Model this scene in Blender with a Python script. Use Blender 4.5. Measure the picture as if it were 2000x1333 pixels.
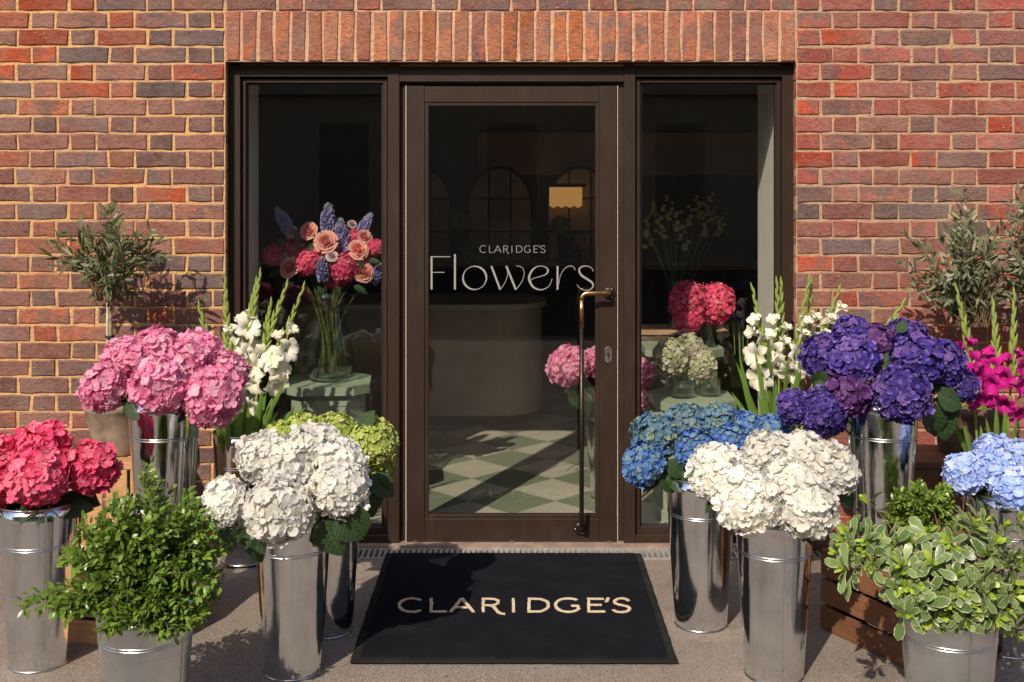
import bpy, math, random
from mathutils import Vector, Matrix
R = random.Random(7)
rad = math.radians

# ------------------------------------------------------------------ camera, sky, sun, exposure
for o in list(bpy.data.objects): bpy.data.objects.remove(o)
sc = bpy.context.scene
col = sc.collection
F, DW, EYE, HY = 2276.0, 5.035, 1.63, 340.0      # focal length (px of a 2000 px wide picture), camera to wall, eye height, horizon row
cd = bpy.data.cameras.new('camera'); cam = bpy.data.objects.new('camera', cd); col.objects.link(cam)
cam.location = (0, -DW, EYE); cam.rotation_euler = (rad(90), 0, 0)
cd.sensor_width = 36; cd.lens = 36*F/2000; cd.shift_y = -(666.5-HY)/2000
cd.clip_start = .05; cd.clip_end = 400
sc.camera = cam
SUN_EL, SUN_AZ = 40.0, 24.5                       # light travels towards +Y and a little +X
w = bpy.data.worlds.new('World'); sc.world = w; w.use_nodes = True
wn = w.node_tree.nodes; bg = wn['Background']
sky = wn.new('ShaderNodeTexSky'); sky.sky_type = 'NISHITA'; sky.sun_disc = False
sky.sun_elevation = rad(SUN_EL); sky.sun_rotation = rad(180+SUN_AZ)
sky.air_density = 1.0; sky.dust_density = 2.0
w.node_tree.links.new(sky.outputs[0], bg.inputs[0]); bg.inputs[1].default_value = .112
sl = bpy.data.lights.new('sun', 'SUN'); sun = bpy.data.objects.new('sun', sl); col.objects.link(sun)
sl.energy = 4.2; sl.angle = rad(.6); sl.color = (1, .88, .72)
ld = Vector((math.sin(rad(SUN_AZ))*math.cos(rad(SUN_EL)), math.cos(rad(SUN_AZ))*math.cos(rad(SUN_EL)), -math.sin(rad(SUN_EL))))
sun.rotation_euler = ld.to_track_quat('-Z', 'Y').to_euler(); sun.location = (-3, -8, 8)
sc.view_settings.view_transform = 'Standard'; sc.view_settings.look = 'None'
sc.view_settings.exposure = 0.38; sc.view_settings.gamma = 1.0
sc.render.engine = 'CYCLES'
sc.cycles.transparent_max_bounces = 24; sc.cycles.max_bounces = 10

def P(x, y, Y):                                   # point at depth Y (wall face = 0) that the camera sees at x, y
    D = DW+Y
    return Vector(((x-1000)*D/F, Y, EYE-(y-HY)*D/F))
def S(px, Y): return px*(DW+Y)/F

# ------------------------------------------------------------------ mesh builder and scene helpers
class MB:
    def __init__(s): s.v = []; s.f = []; s.a = []; s.cur = (0.5, 0.0, 0.5)
    def vert(s, p, a=None):
        s.v.append((p[0], p[1], p[2])); s.a.append(a or s.cur); return len(s.v)-1
    def quad(s, a, b, c, d): s.f.append((a, b, c, d))
    def box(s, c, d, rot=None, top=None):          # centre, full size
        h = Vector(d)/2; c = Vector(c); i = len(s.v)
        for x in (-1, 1):
            for y in (-1, 1):
                for z in (-1, 1):
                    k = top if (top and z > 0) else 1
                    p = Vector((x*h.x*k, y*h.y*k, z*h.z))
                    if rot: p = rot @ p
                    s.vert(c+p)
        for q in ((0,1,3,2),(4,6,7,5),(0,4,5,1),(2,3,7,6),(0,2,6,4),(1,5,7,3)): s.f.append(tuple(i+k for k in q))
    def span(s, x0, x1, y0, y1, z0, z1): s.box(((x0+x1)/2, (y0+y1)/2, (z0+z1)/2), (x1-x0, y1-y0, z1-z0))
    def tube(s, pts, rs, n=6, cap=True):
        pts = [Vector(p) for p in pts]; m = len(pts)
        if not hasattr(rs, '__len__'): rs = [rs]*m
        up = Vector((.31, .17, .93)); rings = []
        for k, p in enumerate(pts):
            t = (pts[min(k+1, m-1)]-pts[max(k-1, 0)])
            t = t.normalized() if t.length > 1e-9 else Vector((0, 0, 1))
            x = up-t*up.dot(t)
            if x.length < 1e-3: x = Vector((1, 0, 0))-t*t.x
            x.normalize(); y = t.cross(x); up = x
            rings.append([s.vert(p+(x*math.cos(6.28319*j/n)+y*math.sin(6.28319*j/n))*rs[k]) for j in range(n)])
        for a, b in zip(rings, rings[1:]):
            for j in range(n): s.f.append((a[j], a[(j+1) % n], b[(j+1) % n], b[j]))
        if cap: s.f.append(tuple(reversed(rings[0]))); s.f.append(tuple(rings[-1]))
    def lathe(s, prof, n=40, c=(0, 0, 0), ph=0.0):
        rings = []
        for r, z in prof:
            if r < 1e-6: rings.append([s.vert((c[0], c[1], c[2]+z))])
            else: rings.append([s.vert((c[0]+r*math.cos(6.28319*j/n+ph), c[1]+r*math.sin(6.28319*j/n+ph), c[2]+z)) for j in range(n)])
        for a, b in zip(rings, rings[1:]):
            if len(a) == 1 and len(b) == 1: continue
            for j in range(n):
                k = (j+1) % n
                if len(a) == 1: s.f.append((a[0], b[k], b[j]))
                elif len(b) == 1: s.f.append((a[j], a[k], b[0]))
                else: s.f.append((a[j], a[k], b[k], b[j]))
    def grid(s, fn, us, vs, afn=None):
        g = [[s.vert(fn(u, v), afn(u, v) if afn else None) for v in vs] for u in us]
        for i in range(len(us)-1):
            for j in range(len(vs)-1): s.f.append((g[i][j], g[i][j+1], g[i+1][j+1], g[i+1][j]))
    def mesh(s, name, mat=None, smooth=False):
        m = bpy.data.meshes.new(name); m.from_pydata(s.v, [], s.f); m.update()
        at = m.attributes.new('tone', 'FLOAT_COLOR', 'POINT')
        at.data.foreach_set('color', [q for a in s.a for q in (a[0], a[1], a[2], 1.0)])
        if smooth: m.polygons.foreach_set('use_smooth', [True]*len(m.polygons))
        if mat: m.materials.append(mat)
        return m
    def build(s, name, mat=None, parent=None, smooth=False, kind=None, M=None):
        return inst(name, s.mesh(name, mat, smooth), parent, M, kind=kind)
def inst(name, me, parent=None, M=None, mat=None, kind=None):
    o = bpy.data.objects.new(name, me); col.objects.link(o)
    if parent: o.parent = parent
    if M is not None: o.matrix_local = M
    if mat: o.material_slots[0].link = 'OBJECT'; o.material_slots[0].material = mat
    if kind: o['kind'] = kind
    return o
def tag(o, label, cat=None, group=None, kind=None):
    o['label'] = label
    if cat: o['category'] = cat
    if group: o['group'] = group
    if kind: o['kind'] = kind
    return o
def thing(name, label, cat, loc=(0, 0, 0), rz=0, group=None):
    o = bpy.data.objects.new(name, None); col.objects.link(o); o.empty_display_size = .05
    o.location = loc; o.rotation_euler = (0, 0, rz)
    return tag(o, label, cat, group)
def frame_from(d, nrm, pos, sc3=(1, 1, 1)):        # x axis along d, z axis near nrm
    x = Vector(d).normalized(); n = Vector(nrm); z = n-x*n.dot(x)
    if z.length < 1e-4: z = Vector((0, 0, 1))-x*x.z
    if z.length < 1e-4: z = Vector((0, 1, 0))
    z.normalize(); y = z.cross(x)
    M = Matrix((x*sc3[0], y*sc3[1], z*sc3[2])).transposed().to_4x4(); M.translation = Vector(pos); return M
def rvec(r=R): 
    while True:
        v = Vector((r.uniform(-1, 1), r.uniform(-1, 1), r.uniform(-1, 1)))
        if .01 < v.length < 1: return v.normalized()
def bez(a, b, c, n): return [a*(1-t)**2+b*2*t*(1-t)+c*t*t for t in [k/(n-1) for k in range(n)]]

# ------------------------------------------------------------------ materials
class NT:
    def __init__(s, name):
        s.m = bpy.data.materials.new(name); s.m.use_nodes = True; s.t = s.m.node_tree; s.t.nodes.clear()
        s.out = s.t.nodes.new('ShaderNodeOutputMaterial')
    def n(s, typ, props=None, **inp):
        nd = s.t.nodes.new('ShaderNode'+typ)
        for k, v in (props or {}).items(): setattr(nd, k, v)
        for k, v in inp.items():
            key = int(k[1:]) if (k[0] == 'i' and k[1:].isdigit()) else k.replace('_', ' ')
            s.set(nd, key, v)
        return nd
    def set(s, nd, key, v):
        i = nd.inputs[key]
        if isinstance(v, bpy.types.Node): v = v.outputs[0]
        if isinstance(v, bpy.types.NodeSocket): s.t.links.new(v, i)
        else:
            if isinstance(v, tuple) and len(v) == 3 and i.type == 'RGBA': v = v+(1,)
            i.default_value = v
    def math(s, op, a, b=0.0, clamp=False):
        return s.n('Math', {'operation': op, 'use_clamp': clamp}, i0=a, i1=b)
    def mix(s, f, a, b, mode='MIX'):
        nd = s.n('Mix', {'data_type': 'RGBA', 'blend_type': mode}); s.set(nd, 0, f); s.set(nd, 6, a); s.set(nd, 7, b); return nd.outputs[2]
    def ramp(s, f, lo, hi):
        return s.n('MapRange', {}, i0=f, i1=lo, i2=hi)
    def noise(s, scale, detail=4, rough=.55, vec=None, dist=0.0):
        nd = s.n('TexNoise', {}, Scale=scale, Detail=detail, Roughness=rough, Distortion=dist)
        if vec is not None: s.set(nd, 'Vector', vec)
        return nd.outputs[0]
    def coord(s, which='Object', scale=None, rnd=False):
        c = s.n('TexCoord').outputs[which]
        if rnd:
            oi = s.n('ObjectInfo'); k = s.n('VectorMath', {'operation': 'SCALE'}, i0=(37.1, 91.7, 53.3)); s.set(k, 'Scale', oi.outputs['Random'])
            c = s.n('VectorMath', {'operation': 'ADD'}, i0=c, i1=k).outputs[0]
        if scale: c = s.n('VectorMath', {'operation': 'MULTIPLY'}, i0=c, i1=scale).outputs[0]
        return c
    def bump(s, h, strength=.3, dist=.002):
        return s.n('Bump', {}, Strength=strength, Distance=dist, Height=h)
    def pr(s, color, rough=.5, metal=0.0, spec=.5, bump=None, **k):
        p = s.n('BsdfPrincipled', {}, Base_Color=color, Roughness=rough, Metallic=metal)
        p.inputs['Specular IOR Level'].default_value = spec
        if bump is not None: s.set(p, 'Normal', bump)
        for a, b in k.items(): s.set(p, a.replace('_', ' '), b)
        return p
    def end(s, sh): s.set(s.out, 'Surface', sh); return s.m
def srgb(r, g, b):
    f = lambda c: (c/255)/12.92 if c <= 10 else ((c/255+.055)/1.055)**2.4
    return (f(r), f(g), f(b))
def plain(name, c, rough=.5, metal=0.0, spec=.5, var=.12, scale=30, bump=.08, bd=.002):
    t = NT(name); co = t.coord('Object'); n = t.noise(scale, 5, .6, co)
    c2 = tuple(x*(1-var*1.6) for x in c); c3 = tuple(min(1, x*(1+var)) for x in c)
    cc = t.mix(t.ramp(n, .3, .7), c2, c3)
    rr = t.n('MapRange', {}, i0=t.noise(scale*1.7, 4, .6, co), i1=.3, i2=.7, i3=max(0.02, rough-.08), i4=min(1, rough+.08))
    return t.end(t.pr(cc, rr, metal, spec, t.bump(t.noise(scale*6, 4, .6, co), bump, bd)))

def mat_brick():
    t = NT('brick'); oi = t.n('ObjectInfo'); base = oi.outputs['Color']; rn = oi.outputs['Random']
    co = t.coord('Object', rnd=True); cs = t.coord('Object', (1, 1, 2.2), True)
    wn = t.n('TexWhiteNoise', {'noise_dimensions': '1D'}, W=rn); r2 = wn.outputs[0]
    big = t.noise(12, 3, .55, co)
    f = t.math('MULTIPLY', t.ramp(big, .46, .60), t.n('MapRange', {}, i0=r2, i1=.22, i2=.75, i3=0.0, i4=.95))
    c = t.mix(f, base, t.mix(.75, base, srgb(84, 74, 76)))                     # burnt blue grey hearts
    f2 = t.math('MULTIPLY', t.ramp(t.noise(9, 4, .6, cs), .52, .68), t.n('MapRange', {}, i0=rn, i1=.2, i2=.8, i3=0.0, i4=.7))
    c = t.mix(f2, c, (.34, .135, .080))                                        # orange flashing
    n2 = t.noise(40, 7, .72, cs, .6); c = t.mix(t.ramp(n2, .36, .60), t.mix(.48, c, (.045, .028, .026)), c)
    c = t.mix(t.math('MULTIPLY', t.ramp(t.noise(75, 5, .75, cs, 1.0), .56, .74), .6), c, t.mix(.5, c, (.52, .34, .25)))
    sp = t.noise(150, 2, .5, co); c = t.mix(t.ramp(sp, .64, .71), c, (.030, .02, .018))
    wv = t.noise(80, 2, .5, cs); c = t.mix(t.math('MULTIPLY', t.ramp(wv, .70, .76), .8), c, (.66, .48, .36))
    dust = t.noise(6, 6, .75, co); c = t.mix(t.math('MULTIPLY', t.ramp(dust, .42, .78), .50), c, (.37, .26, .205))
    ob = t.n('MapRange', {}, i0=r2, i3=.94, i4=1.24); c = t.n('VectorMath', {'operation': 'SCALE'}, i0=c, Scale=ob).outputs[0]
    cr = t.noise(30, 8, .75, cs, 1.5); pit = t.ramp(sp, .73, .62)
    h = t.math('ADD', cr, t.math('ADD', t.math('MULTIPLY', pit, .25), t.math('MULTIPLY', n2, .5)))
    return t.end(t.pr(c, .92, 0, .15, t.bump(h, .9, .010)))
def mat_mortar(name, c1, c2):
    t = NT(name); co = t.coord('Object')
    n = t.noise(2.3, 5, .65, co); c = t.mix(t.ramp(n, .38, .62), c1, c2)
    c = t.mix(t.math('MULTIPLY', t.ramp(t.noise(160, 3, .6, co), .5, .8), .45), c, tuple(x*.62 for x in c1))
    c = t.mix(t.math('MULTIPLY', t.ramp(t.noise(28, 5, .7, co), .58, .8), .55), c, (.27, .16, .11))
    h = t.math('ADD', t.noise(110, 6, .7, co), t.math('MULTIPLY', t.noise(26, 5, .65, co), 2.0))
    return t.end(t.pr(c, .95, 0, .15, t.bump(h, .9, .008)))
def mat_frame():
    t = NT('bronze_frame_paint'); co = t.coord('Object')
    n = t.noise(3, 4, .6, co); c = t.mix(n, (.021, .0110, .0066), (.029, .0160, .0100))
    sp = t.ramp(t.noise(240, 2, .5, t.n('TexCoord').outputs['Object']), .765, .80); c = t.mix(t.math('MULTIPLY', sp, .5), c, (.35, .3, .25))
    c = t.mix(t.math('MULTIPLY', t.ramp(t.noise(9, 6, .7, t.coord('Object', (1, 1, .35))), .5, .8), .25), c, (.10, .075, .055))
    return t.end(t.pr(c, .42, 0, .45, t.bump(t.noise(700, 2, .5, co), .05, .0006)))
def mat_glass(name, tint=(.93, .945, .93), rough=0.0, boost=1.0):
    t = NT(name); g = t.n('NewGeometry')
    ior = t.n('MapRange', {}, i0=g.outputs['Backfacing'], i3=1.5, i4=1/1.5)
    fr = t.n('Fresnel', {}, IOR=ior)
    tr = t.n('BsdfTransparent', {}, Color=tint); gl = t.n('BsdfGlossy', {}, Color=(.95, .95, .95), Roughness=rough)
    f = t.math('MULTIPLY', fr, boost, True)
    m = t.n('MixShader', {}, i0=f, i1=tr, i2=gl); return t.end(m)
def mat_zinc(name, base=(.80, .84, .88), r0=.055, r1=.19):
    t = NT(name); co = t.coord('Object', (1, 1, .12), True); cu = t.coord('Object', None, True)
    st = t.noise(26, 4, .6, co); bl = t.noise(6, 5, .65, cu)
    sp = t.n('TexVoronoi', {}, Vector=cu, Scale=60.0)
    rr = t.n('MapRange', {}, i0=t.math('ADD', t.math('MULTIPLY', st, .5), t.math('MULTIPLY', bl, .5)), i1=.33, i2=.68, i3=r0, i4=r1)
    c = t.mix(t.ramp(bl, .3, .75), tuple(x*.82 for x in base), tuple(min(1, x*1.12) for x in base))
    c = t.mix(t.math('MULTIPLY', t.n('SeparateColor', {}, i0=sp.outputs['Color']), .12), c, tuple(x*.7 for x in base))
    scr = t.ramp(t.noise(300, 2, .5, cu), .73, .78); c = t.mix(t.math('MULTIPLY', scr, .5), c, (.25, .24, .22))
    hz = t.noise(9, 4, .7, t.coord('Object', (.25, .25, 5), True)); c = t.mix(t.math('MULTIPLY', t.ramp(hz, .60, .72), .25), c, tuple(x*.6 for x in base))
    h = t.math('ADD', t.noise(4, 3, .5, cu), t.math('ADD', t.math('MULTIPLY', st, .25), t.math('MULTIPLY', hz, .06)))
    return t.end(t.pr(c, rr, 1.0, .5, t.bump(h, .4, .008)))
def mat_petal(name, a, b, c, trans=.28, centre=None, edge=None):   # tone.r floret tone, tone.g 0 base .. 1 tip, tone.b second random
    t = NT(name); at = t.n('Attribute', {'attribute_name': 'tone'}); s3 = t.n('SeparateColor', {}, i0=at.outputs['Color'])
    tr, tg, tb = s3.outputs[0], s3.outputs[1], s3.outputs[2]
    oi = t.n('ObjectInfo'); co = t.coord('Object', rnd=True)
    tt = t.math('ADD', t.math('ADD', t.math('MULTIPLY', tr, .65), t.math('MULTIPLY', t.noise(9, 2, .5, co), .7)), -.18, True)
    bz = t.noise(1.6, 2, .5, co); tt = t.math('ADD', tt, t.math('MULTIPLY', t.math('SUBTRACT', bz, .5), .9), True); cc = t.mix(t.ramp(tt, .05, .65), a, b); cc = t.mix(t.math('MULTIPLY', t.ramp(tb, .55, .95), .8), cc, c)
    if centre: cc = t.mix(t.ramp(tg, .32, .0), cc, centre)
    if edge: cc = t.mix(t.math('MULTIPLY', t.ramp(tg, .7, 1.0), t.ramp(tr, .35, .8)), cc, edge)
    ob = t.n('MapRange', {}, i0=oi.outputs['Random'], i3=.86, i4=1.08)
    cc = t.n('VectorMath', {'operation': 'SCALE'}, i0=cc, Scale=ob).outputs[0]
    bp = t.bump(t.noise(60, 3, .6, co), .12, .002)
    p = t.pr(cc, .75, 0, .15, bp); tl = t.n('BsdfTranslucent', {}, Color=cc)
    return t.end(t.n('MixShader', {}, i0=min(.42, trans+.05), i1=p, i2=tl))
def mat_leaf(name, a, b, rough=.42, trans=.25, spec=.45, margin=None, veins=0.0, back=None):
    t = NT(name); at = t.n('Attribute', {'attribute_name': 'tone'}); s3 = t.n('SeparateColor', {}, i0=at.outputs['Color'])
    tr, tg, tb = s3.outputs[0], s3.outputs[1], s3.outputs[2]          # random, |v| across, u along
    co = t.coord('Object', rnd=True)
    cc = t.mix(t.math('ADD', t.math('MULTIPLY', tr, .8), t.math('MULTIPLY', t.ramp(t.noise(14, 3, .5, co), .3, .7), .2), True), a, b)
    h = t.noise(120, 3, .6, co); bs = .15
    if veins:
        sv = t.math('SINE', t.math('MULTIPLY', t.math('SUBTRACT', tb, t.math('MULTIPLY', tg, .22)), 48.0))
        vein = t.math('MAXIMUM', t.ramp(sv, .80, .98), t.ramp(tg, .09, .03))
        cc = t.mix(t.math('MULTIPLY', vein, veins), cc, tuple(min(1, x*2.0+.01) for x in b)); h = t.math('ADD', t.math('MULTIPLY', sv, .25), h); bs = .5
    if margin: cc = t.mix(t.ramp(t.math('ADD', tg, t.math('MULTIPLY', t.noise(90, 2, .5, co), .34)), .985, 1.13), cc, margin)
    if back:
        g = t.n('NewGeometry'); cc = t.mix(g.outputs['Backfacing'], cc, back)
    p = t.pr(cc, rough, 0, spec, t.bump(h, bs, .003)); tl = t.n('BsdfTranslucent', {}, Color=t.mix(.35, cc, (.20, .26, .02)))
    return t.end(t.n('MixShader', {}, i0=trans, i1=p, i2=tl))
def mat_wood(name, a, b, axis=(3, 40, 40), rough=.6):
    t = NT(name); co = t.coord('Object', axis, True)
    g = t.noise(1.6, 6, .65, co, 1.2); g2 = t.noise(5, 4, .7, co, .4)
    c = t.mix(t.ramp(g, .3, .7), a, b); c = t.mix(t.math('MULTIPLY', t.ramp(g2, .55, .75), .5), c, tuple(x*.35 for x in a))
    st = t.noise(9, 5, .7, t.coord('Object', None, True)); c = t.mix(t.math('MULTIPLY', t.ramp(st, .55, .8), .45), c, tuple(x*.4 for x in a))
    oi = t.n('ObjectInfo'); ob = t.n('MapRange', {}, i0=oi.outputs['Random'], i3=.75, i4=1.15)
    c = t.n('VectorMath', {'operation': 'SCALE'}, i0=c, Scale=ob).outputs[0]
    return t.end(t.pr(c, rough, 0, .35, t.bump(t.math('ADD', g, g2), .4, .003)))
def mat_asphalt():
    t = NT('pavement_tarmac'); co = t.coord('Object')
    v = t.n('TexVoronoi', {}, Vector=co, Scale=260.0); vc = t.n('SeparateColor', {}, i0=v.outputs['Color'])
    c = t.mix(t.ramp(vc.outputs[0], .1, .95), (.20, .166, .143), (.305, .255, .22))
    c = t.mix(t.math('MULTIPLY', t.ramp(t.noise(2.2, 6, .65, co), .4, .7), .5), c, (.19, .15, .12))
    c = t.mix(t.math('MULTIPLY', t.ramp(t.noise(14, 5, .7, co), .55, .8), .4), c, (.16, .125, .10))
    c = t.mix(t.math('MULTIPLY', t.ramp(t.noise(1.1, 5, .7, co, .6), .50, .62), .38), c, (.10, .082, .07))
    gum = t.n('TexVoronoi', {}, Vector=co, Scale=2.4); c = t.mix(t.math('MULTIPLY', t.ramp(gum.outputs['Distance'], .05, .035), .5), c, (.10, .088, .078))
    c = t.mix(t.ramp(vc.outputs[1], .972, .99), c, (.44, .38, .33)); c = t.mix(t.ramp(vc.outputs[2], .95, .98), c, (.08, .066, .057))
    v2 = t.n('TexVoronoi', {}, Vector=co, Scale=330.0)
    h = t.math('ADD', t.math('MULTIPLY', v.outputs['Distance'], -1.0), t.math('MULTIPLY', v2.outputs['Distance'], -.6))
    return t.end(t.pr(c, .9, 0, .25, t.bump(h, .7, .004)))
def mat_mat(name, c1, c2, sc=420, bs=.9):
    t = NT(name); co = t.coord('Object'); n = t.noise(sc, 3, .7, co)
    c = t.mix(t.ramp(n, .3, .7), c1, c2); c = t.mix(t.math('MULTIPLY', t.ramp(t.noise(6, 5, .7, co), .45, .8), .4), c, tuple(min(1, x*1.9+.004) for x in c2))
    c = t.mix(t.ramp(t.noise(260, 2, .5, co), .76, .8), c, (.12, .11, .10))
    return t.end(t.pr(c, 1.0, 0, .04, t.bump(n, bs, .005)))
def mat_tile(name, c1, c2):
    t = NT(name); co = t.coord('Object', (1, 2.2, 1), True); n = t.noise(6, 6, .65, co, .5)
    c = t.mix(t.ramp(n, .3, .7), c1, c2); return t.end(t.pr(c, .45, 0, .4, t.bump(t.noise(40, 4, .6, co), .06, .002)))

BRICK = mat_brick()
MORTAR_L = mat_mortar('mortar_yellow', (.66, .40, .165), (.55, .325, .185))
MORTAR_R = mat_mortar('mortar_cream', (.50, .335, .21), (.42, .27, .175))
FRAME = mat_frame()
GASKET = plain('black_gasket', (.012, .010, .009), .5)
SEAL = plain('brush_seal', (.50, .44, .37), .9, var=.3, scale=200)
GLASS = mat_glass('window_glass'); VASE = mat_glass('vase_glass', (.90, .94, .92), 0.0, 1.3)
ZINC = mat_zinc('polished_zinc'); ZINC2 = mat_zinc('dull_zinc', (.68, .73, .77), .22, .40)
ZRIM = mat_zinc('zinc_rim', (.56, .56, .56), .22, .34)
PAVE = mat_asphalt()
WOODL = mat_wood('crate_wood_light', (.44, .235, .105), (.58, .34, .165)); WOODR = mat_wood('crate_wood_brown', (.135, .058, .028), (.22, .098, .047))
HYD = dict(
 hot=mat_petal('petal_hot_pink', (.70, .040, .13), (.83, .11, .24), (.88, .27, .37), .28, centre=(.90, .40, .45)),
 pink=mat_petal('petal_pink', (.74, .15, .34), (.84, .34, .53), (.90, .60, .70), .36, centre=(.92, .78, .80)),
 white=mat_petal('petal_white', (.81, .795, .755), (.85, .84, .81), (.82, .79, .70), .38, centre=(.72, .72, .48)),
 lime=mat_petal('petal_lime', (.27, .40, .055), (.46, .54, .13), (.58, .60, .24), .25, centre=(.55, .60, .25)),
 blue=mat_petal('petal_blue', (.045, .115, .44), (.085, .21, .56), (.20, .30, .22), .2, edge=(.24, .36, .44), centre=(.30, .42, .46)),
 teal=mat_petal('petal_teal_blue', (.06, .14, .29), (.10, .21, .33), (.28, .34, .17), .2, edge=(.27, .38, .36), centre=(.32, .40, .26)),
 purple=mat_petal('petal_purple', (.032, .018, .17), (.068, .042, .27), (.20, .11, .34), .22, edge=(.26, .20, .52), centre=(.24, .20, .44)),
 plum=mat_petal('petal_plum', (.055, .013, .085), (.095, .03, .15), (.18, .09, .24), .18, edge=(.24, .14, .36)),
 sky=mat_petal('petal_light_blue', (.27, .40, .80), (.45, .57, .89), (.66, .74, .93), .28, centre=(.70, .76, .90)),
 antique=mat_petal('petal_antique', (.62, .50, .50), (.66, .62, .46), (.48, .55, .22), .25),
 lilac=mat_petal('petal_lilac', (.31, .28, .58), (.46, .42, .70), (.64, .64, .62), .28),
 lemon=mat_petal('petal_lemon', (.70, .58, .20), (.74, .66, .32), (.60, .55, .20), .25))
GLADW = mat_petal('petal_gladiolus_white', (.80, .78, .58), (.86, .84, .74), (.87, .86, .80), .3, centre=(.50, .52, .14))
GLADM = mat_petal('petal_gladiolus_magenta', (.33, .004, .14), (.54, .014, .26), (.70, .13, .42), .18, centre=(.22, .006, .06))
ROSE = mat_petal('petal_peach_rose', (.84, .22, .20), (.89, .42, .36), (.90, .54, .48), .25)
MAUVE = mat_petal('petal_mauve_rose', (.52, .35, .42), (.60, .45, .50), (.66, .54, .56), .25)
HLEAF = mat_leaf('hydrangea_leaf', (.016, .038, .014), (.036, .074, .021), .40, .2, .4, veins=.35)
BOX = mat_leaf('boxwood_leaf', (.045, .105, .014), (.235, .36, .058), .30, .32, .5)
BOX2 = mat_leaf('boxwood_leaf_yellow', (.085, .16, .018), (.24, .36, .05), .33, .3, .5)
PITT = mat_leaf('variegated_leaf', (.055, .11, .030), (.235, .325, .11), .36, .22, .45, margin=(.58, .58, .36))
PITTY = mat_leaf('variegated_leaf_young', (.26, .40, .04), (.42, .54, .07), .38, .3, .4)
OLIVE = mat_leaf('olive_leaf', (.055, .075, .026), (.155, .175, .075), .45, .16, .4, back=(.27, .29, .19))
OLIVE2 = mat_leaf('olive_leaf_grey', (.085, .10, .055), (.20, .215, .125), .5, .16, .35, back=(.30, .31, .22))
GSTEM = mat_leaf('gladiolus_green', (.15, .22, .035), (.36, .43, .11), .5, .18, .35)
SWORD = mat_leaf('sword_leaf', (.075, .15, .024), (.15, .25, .045), .45, .2, .35)
STEM = plain('green_stem', (.10, .17, .035), .6, var=.3)
BARK = plain('olive_bark', (.30, .235, .16), .9, var=.35, scale=60, bump=.6)
TWIG = plain('twig_bark', (.17, .115, .06), .9, var=.3)
STAKE = plain('bamboo_stake', (.42, .33, .20), .7, var=.2); TIE = plain('black_tie', (.02, .022, .02), .6)
POTL = plain('weathered_clay', (.27, .205, .155), .9, var=.38, scale=9, bump=.4); POTR = plain('dark_clay', (.105, .060, .040), .8, var=.3, scale=9, bump=.3)
MOSS = plain('moss', (.20, .19, .04), 1, var=.5, scale=60, bump=1.0, bd=.01)
SOIL = plain('soil', (.03, .022, .015), 1, var=.4, scale=60, bump=1.0, bd=.01)
MATBLK = mat_mat('mat_pile_black', (.0065, .0075, .010), (.014, .016, .021)); MATED = mat_mat('mat_rubber_edge', (.012, .012, .012), (.022, .021, .020), 90, .3)
MATLET = mat_mat('mat_pile_cream', (.52, .39, .27), (.66, .54, .41), 380, .6)
VINYL = plain('cream_vinyl', (.27, .265, .25), .5, var=.06)
STEELG = plain('grate_steel', (.34, .325, .305), .5, .3, var=.2, scale=60); DARK = plain('drain_dark', (.012, .010, .009), .8)
STONE = plain('threshold_stone', (.25, .175, .14), .8, var=.25, scale=14, bump=.3)
BRASS = plain('brushed_brass', (.66, .36, .15), .30, 1.0, var=.12, scale=40); BRONZE = plain('dark_bronze', (.045, .034, .027), .38, .8, var=.3, scale=60)
STEELK = plain('satin_steel', (.62, .58, .53), .33, 1.0, var=.06); BLACK = plain('black_hole', (.006, .006, .006), .6)
TILEG = mat_tile('tile_green', (.155, .178, .125), (.20, .222, .16)); TILEC = mat_tile('tile_cream', (.37, .338, .285), (.44, .402, .34)); GROUT = plain('grout', (.30, .27, .22), .9)
MINT = plain('mint_paint', (.29, .345, .25), .55, var=.05, scale=8, bump=.04); MINTD = plain('mint_recess', (.26, .315, .23), .6, var=.05)
INTW = plain('interior_dark_wall', (.15, .095, .06), .8, var=.15, scale=3); INTB = plain('reflection_band_worktop_brown', (.52, .31, .175), .8, var=.1, scale=3)  # brown for the painted facade reflection band and the worktops
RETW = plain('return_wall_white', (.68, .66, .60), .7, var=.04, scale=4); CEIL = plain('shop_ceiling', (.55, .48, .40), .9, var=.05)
COUNT = plain('counter_plaster', (.46, .37, .29), .7, var=.12, scale=4); CTOP = plain('counter_top', (.55, .52, .44), .4, var=.06)
SHELF = plain('shelf_wood', (.085, .05, .028), .6, var=.3, scale=8); ARCH = plain('arch_back', (.72, .54, .32), .7, var=.1, scale=4)

# ------------------------------------------------------------------ ground
g = MB()
ZG = 0.0
def sheet(mb, x0, x1, y0, y1, z): mb.f.append(tuple(mb.vert(p) for p in ((x0, y0, z), (x1, y0, z), (x1, y1, z), (x0, y1, z))))
sheet(g, -60, 60, -6.3, -.112, 0); sheet(g, -60, -3.2, -.112, .1, 0); sheet(g, 3.2, 60, -.112, .1, 0)
tag(g.build('pavement', PAVE), 'brown grey fine tarmac pavement in front of the shop', kind='structure')
g = MB(); sheet(g, -150, 150, -150, -6.45, -.12); tag(g.build('road', plain('road_asphalt', (.055, .052, .05), .9, var=.3, scale=12, bump=.5)), 'dark asphalt road beyond the pavement', kind='structure')
g = MB(); KERB = plain('kerb_granite', (.30, .28, .26), .8, var=.2, scale=20)
for k in range(40): g.span(-18+k*.9+.004, -18+(k+1)*.9-.004, -6.45, -6.30, -.14, .004)
tag(g.build('kerb', KERB), 'grey granite kerb between pavement and road', kind='structure')

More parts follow.
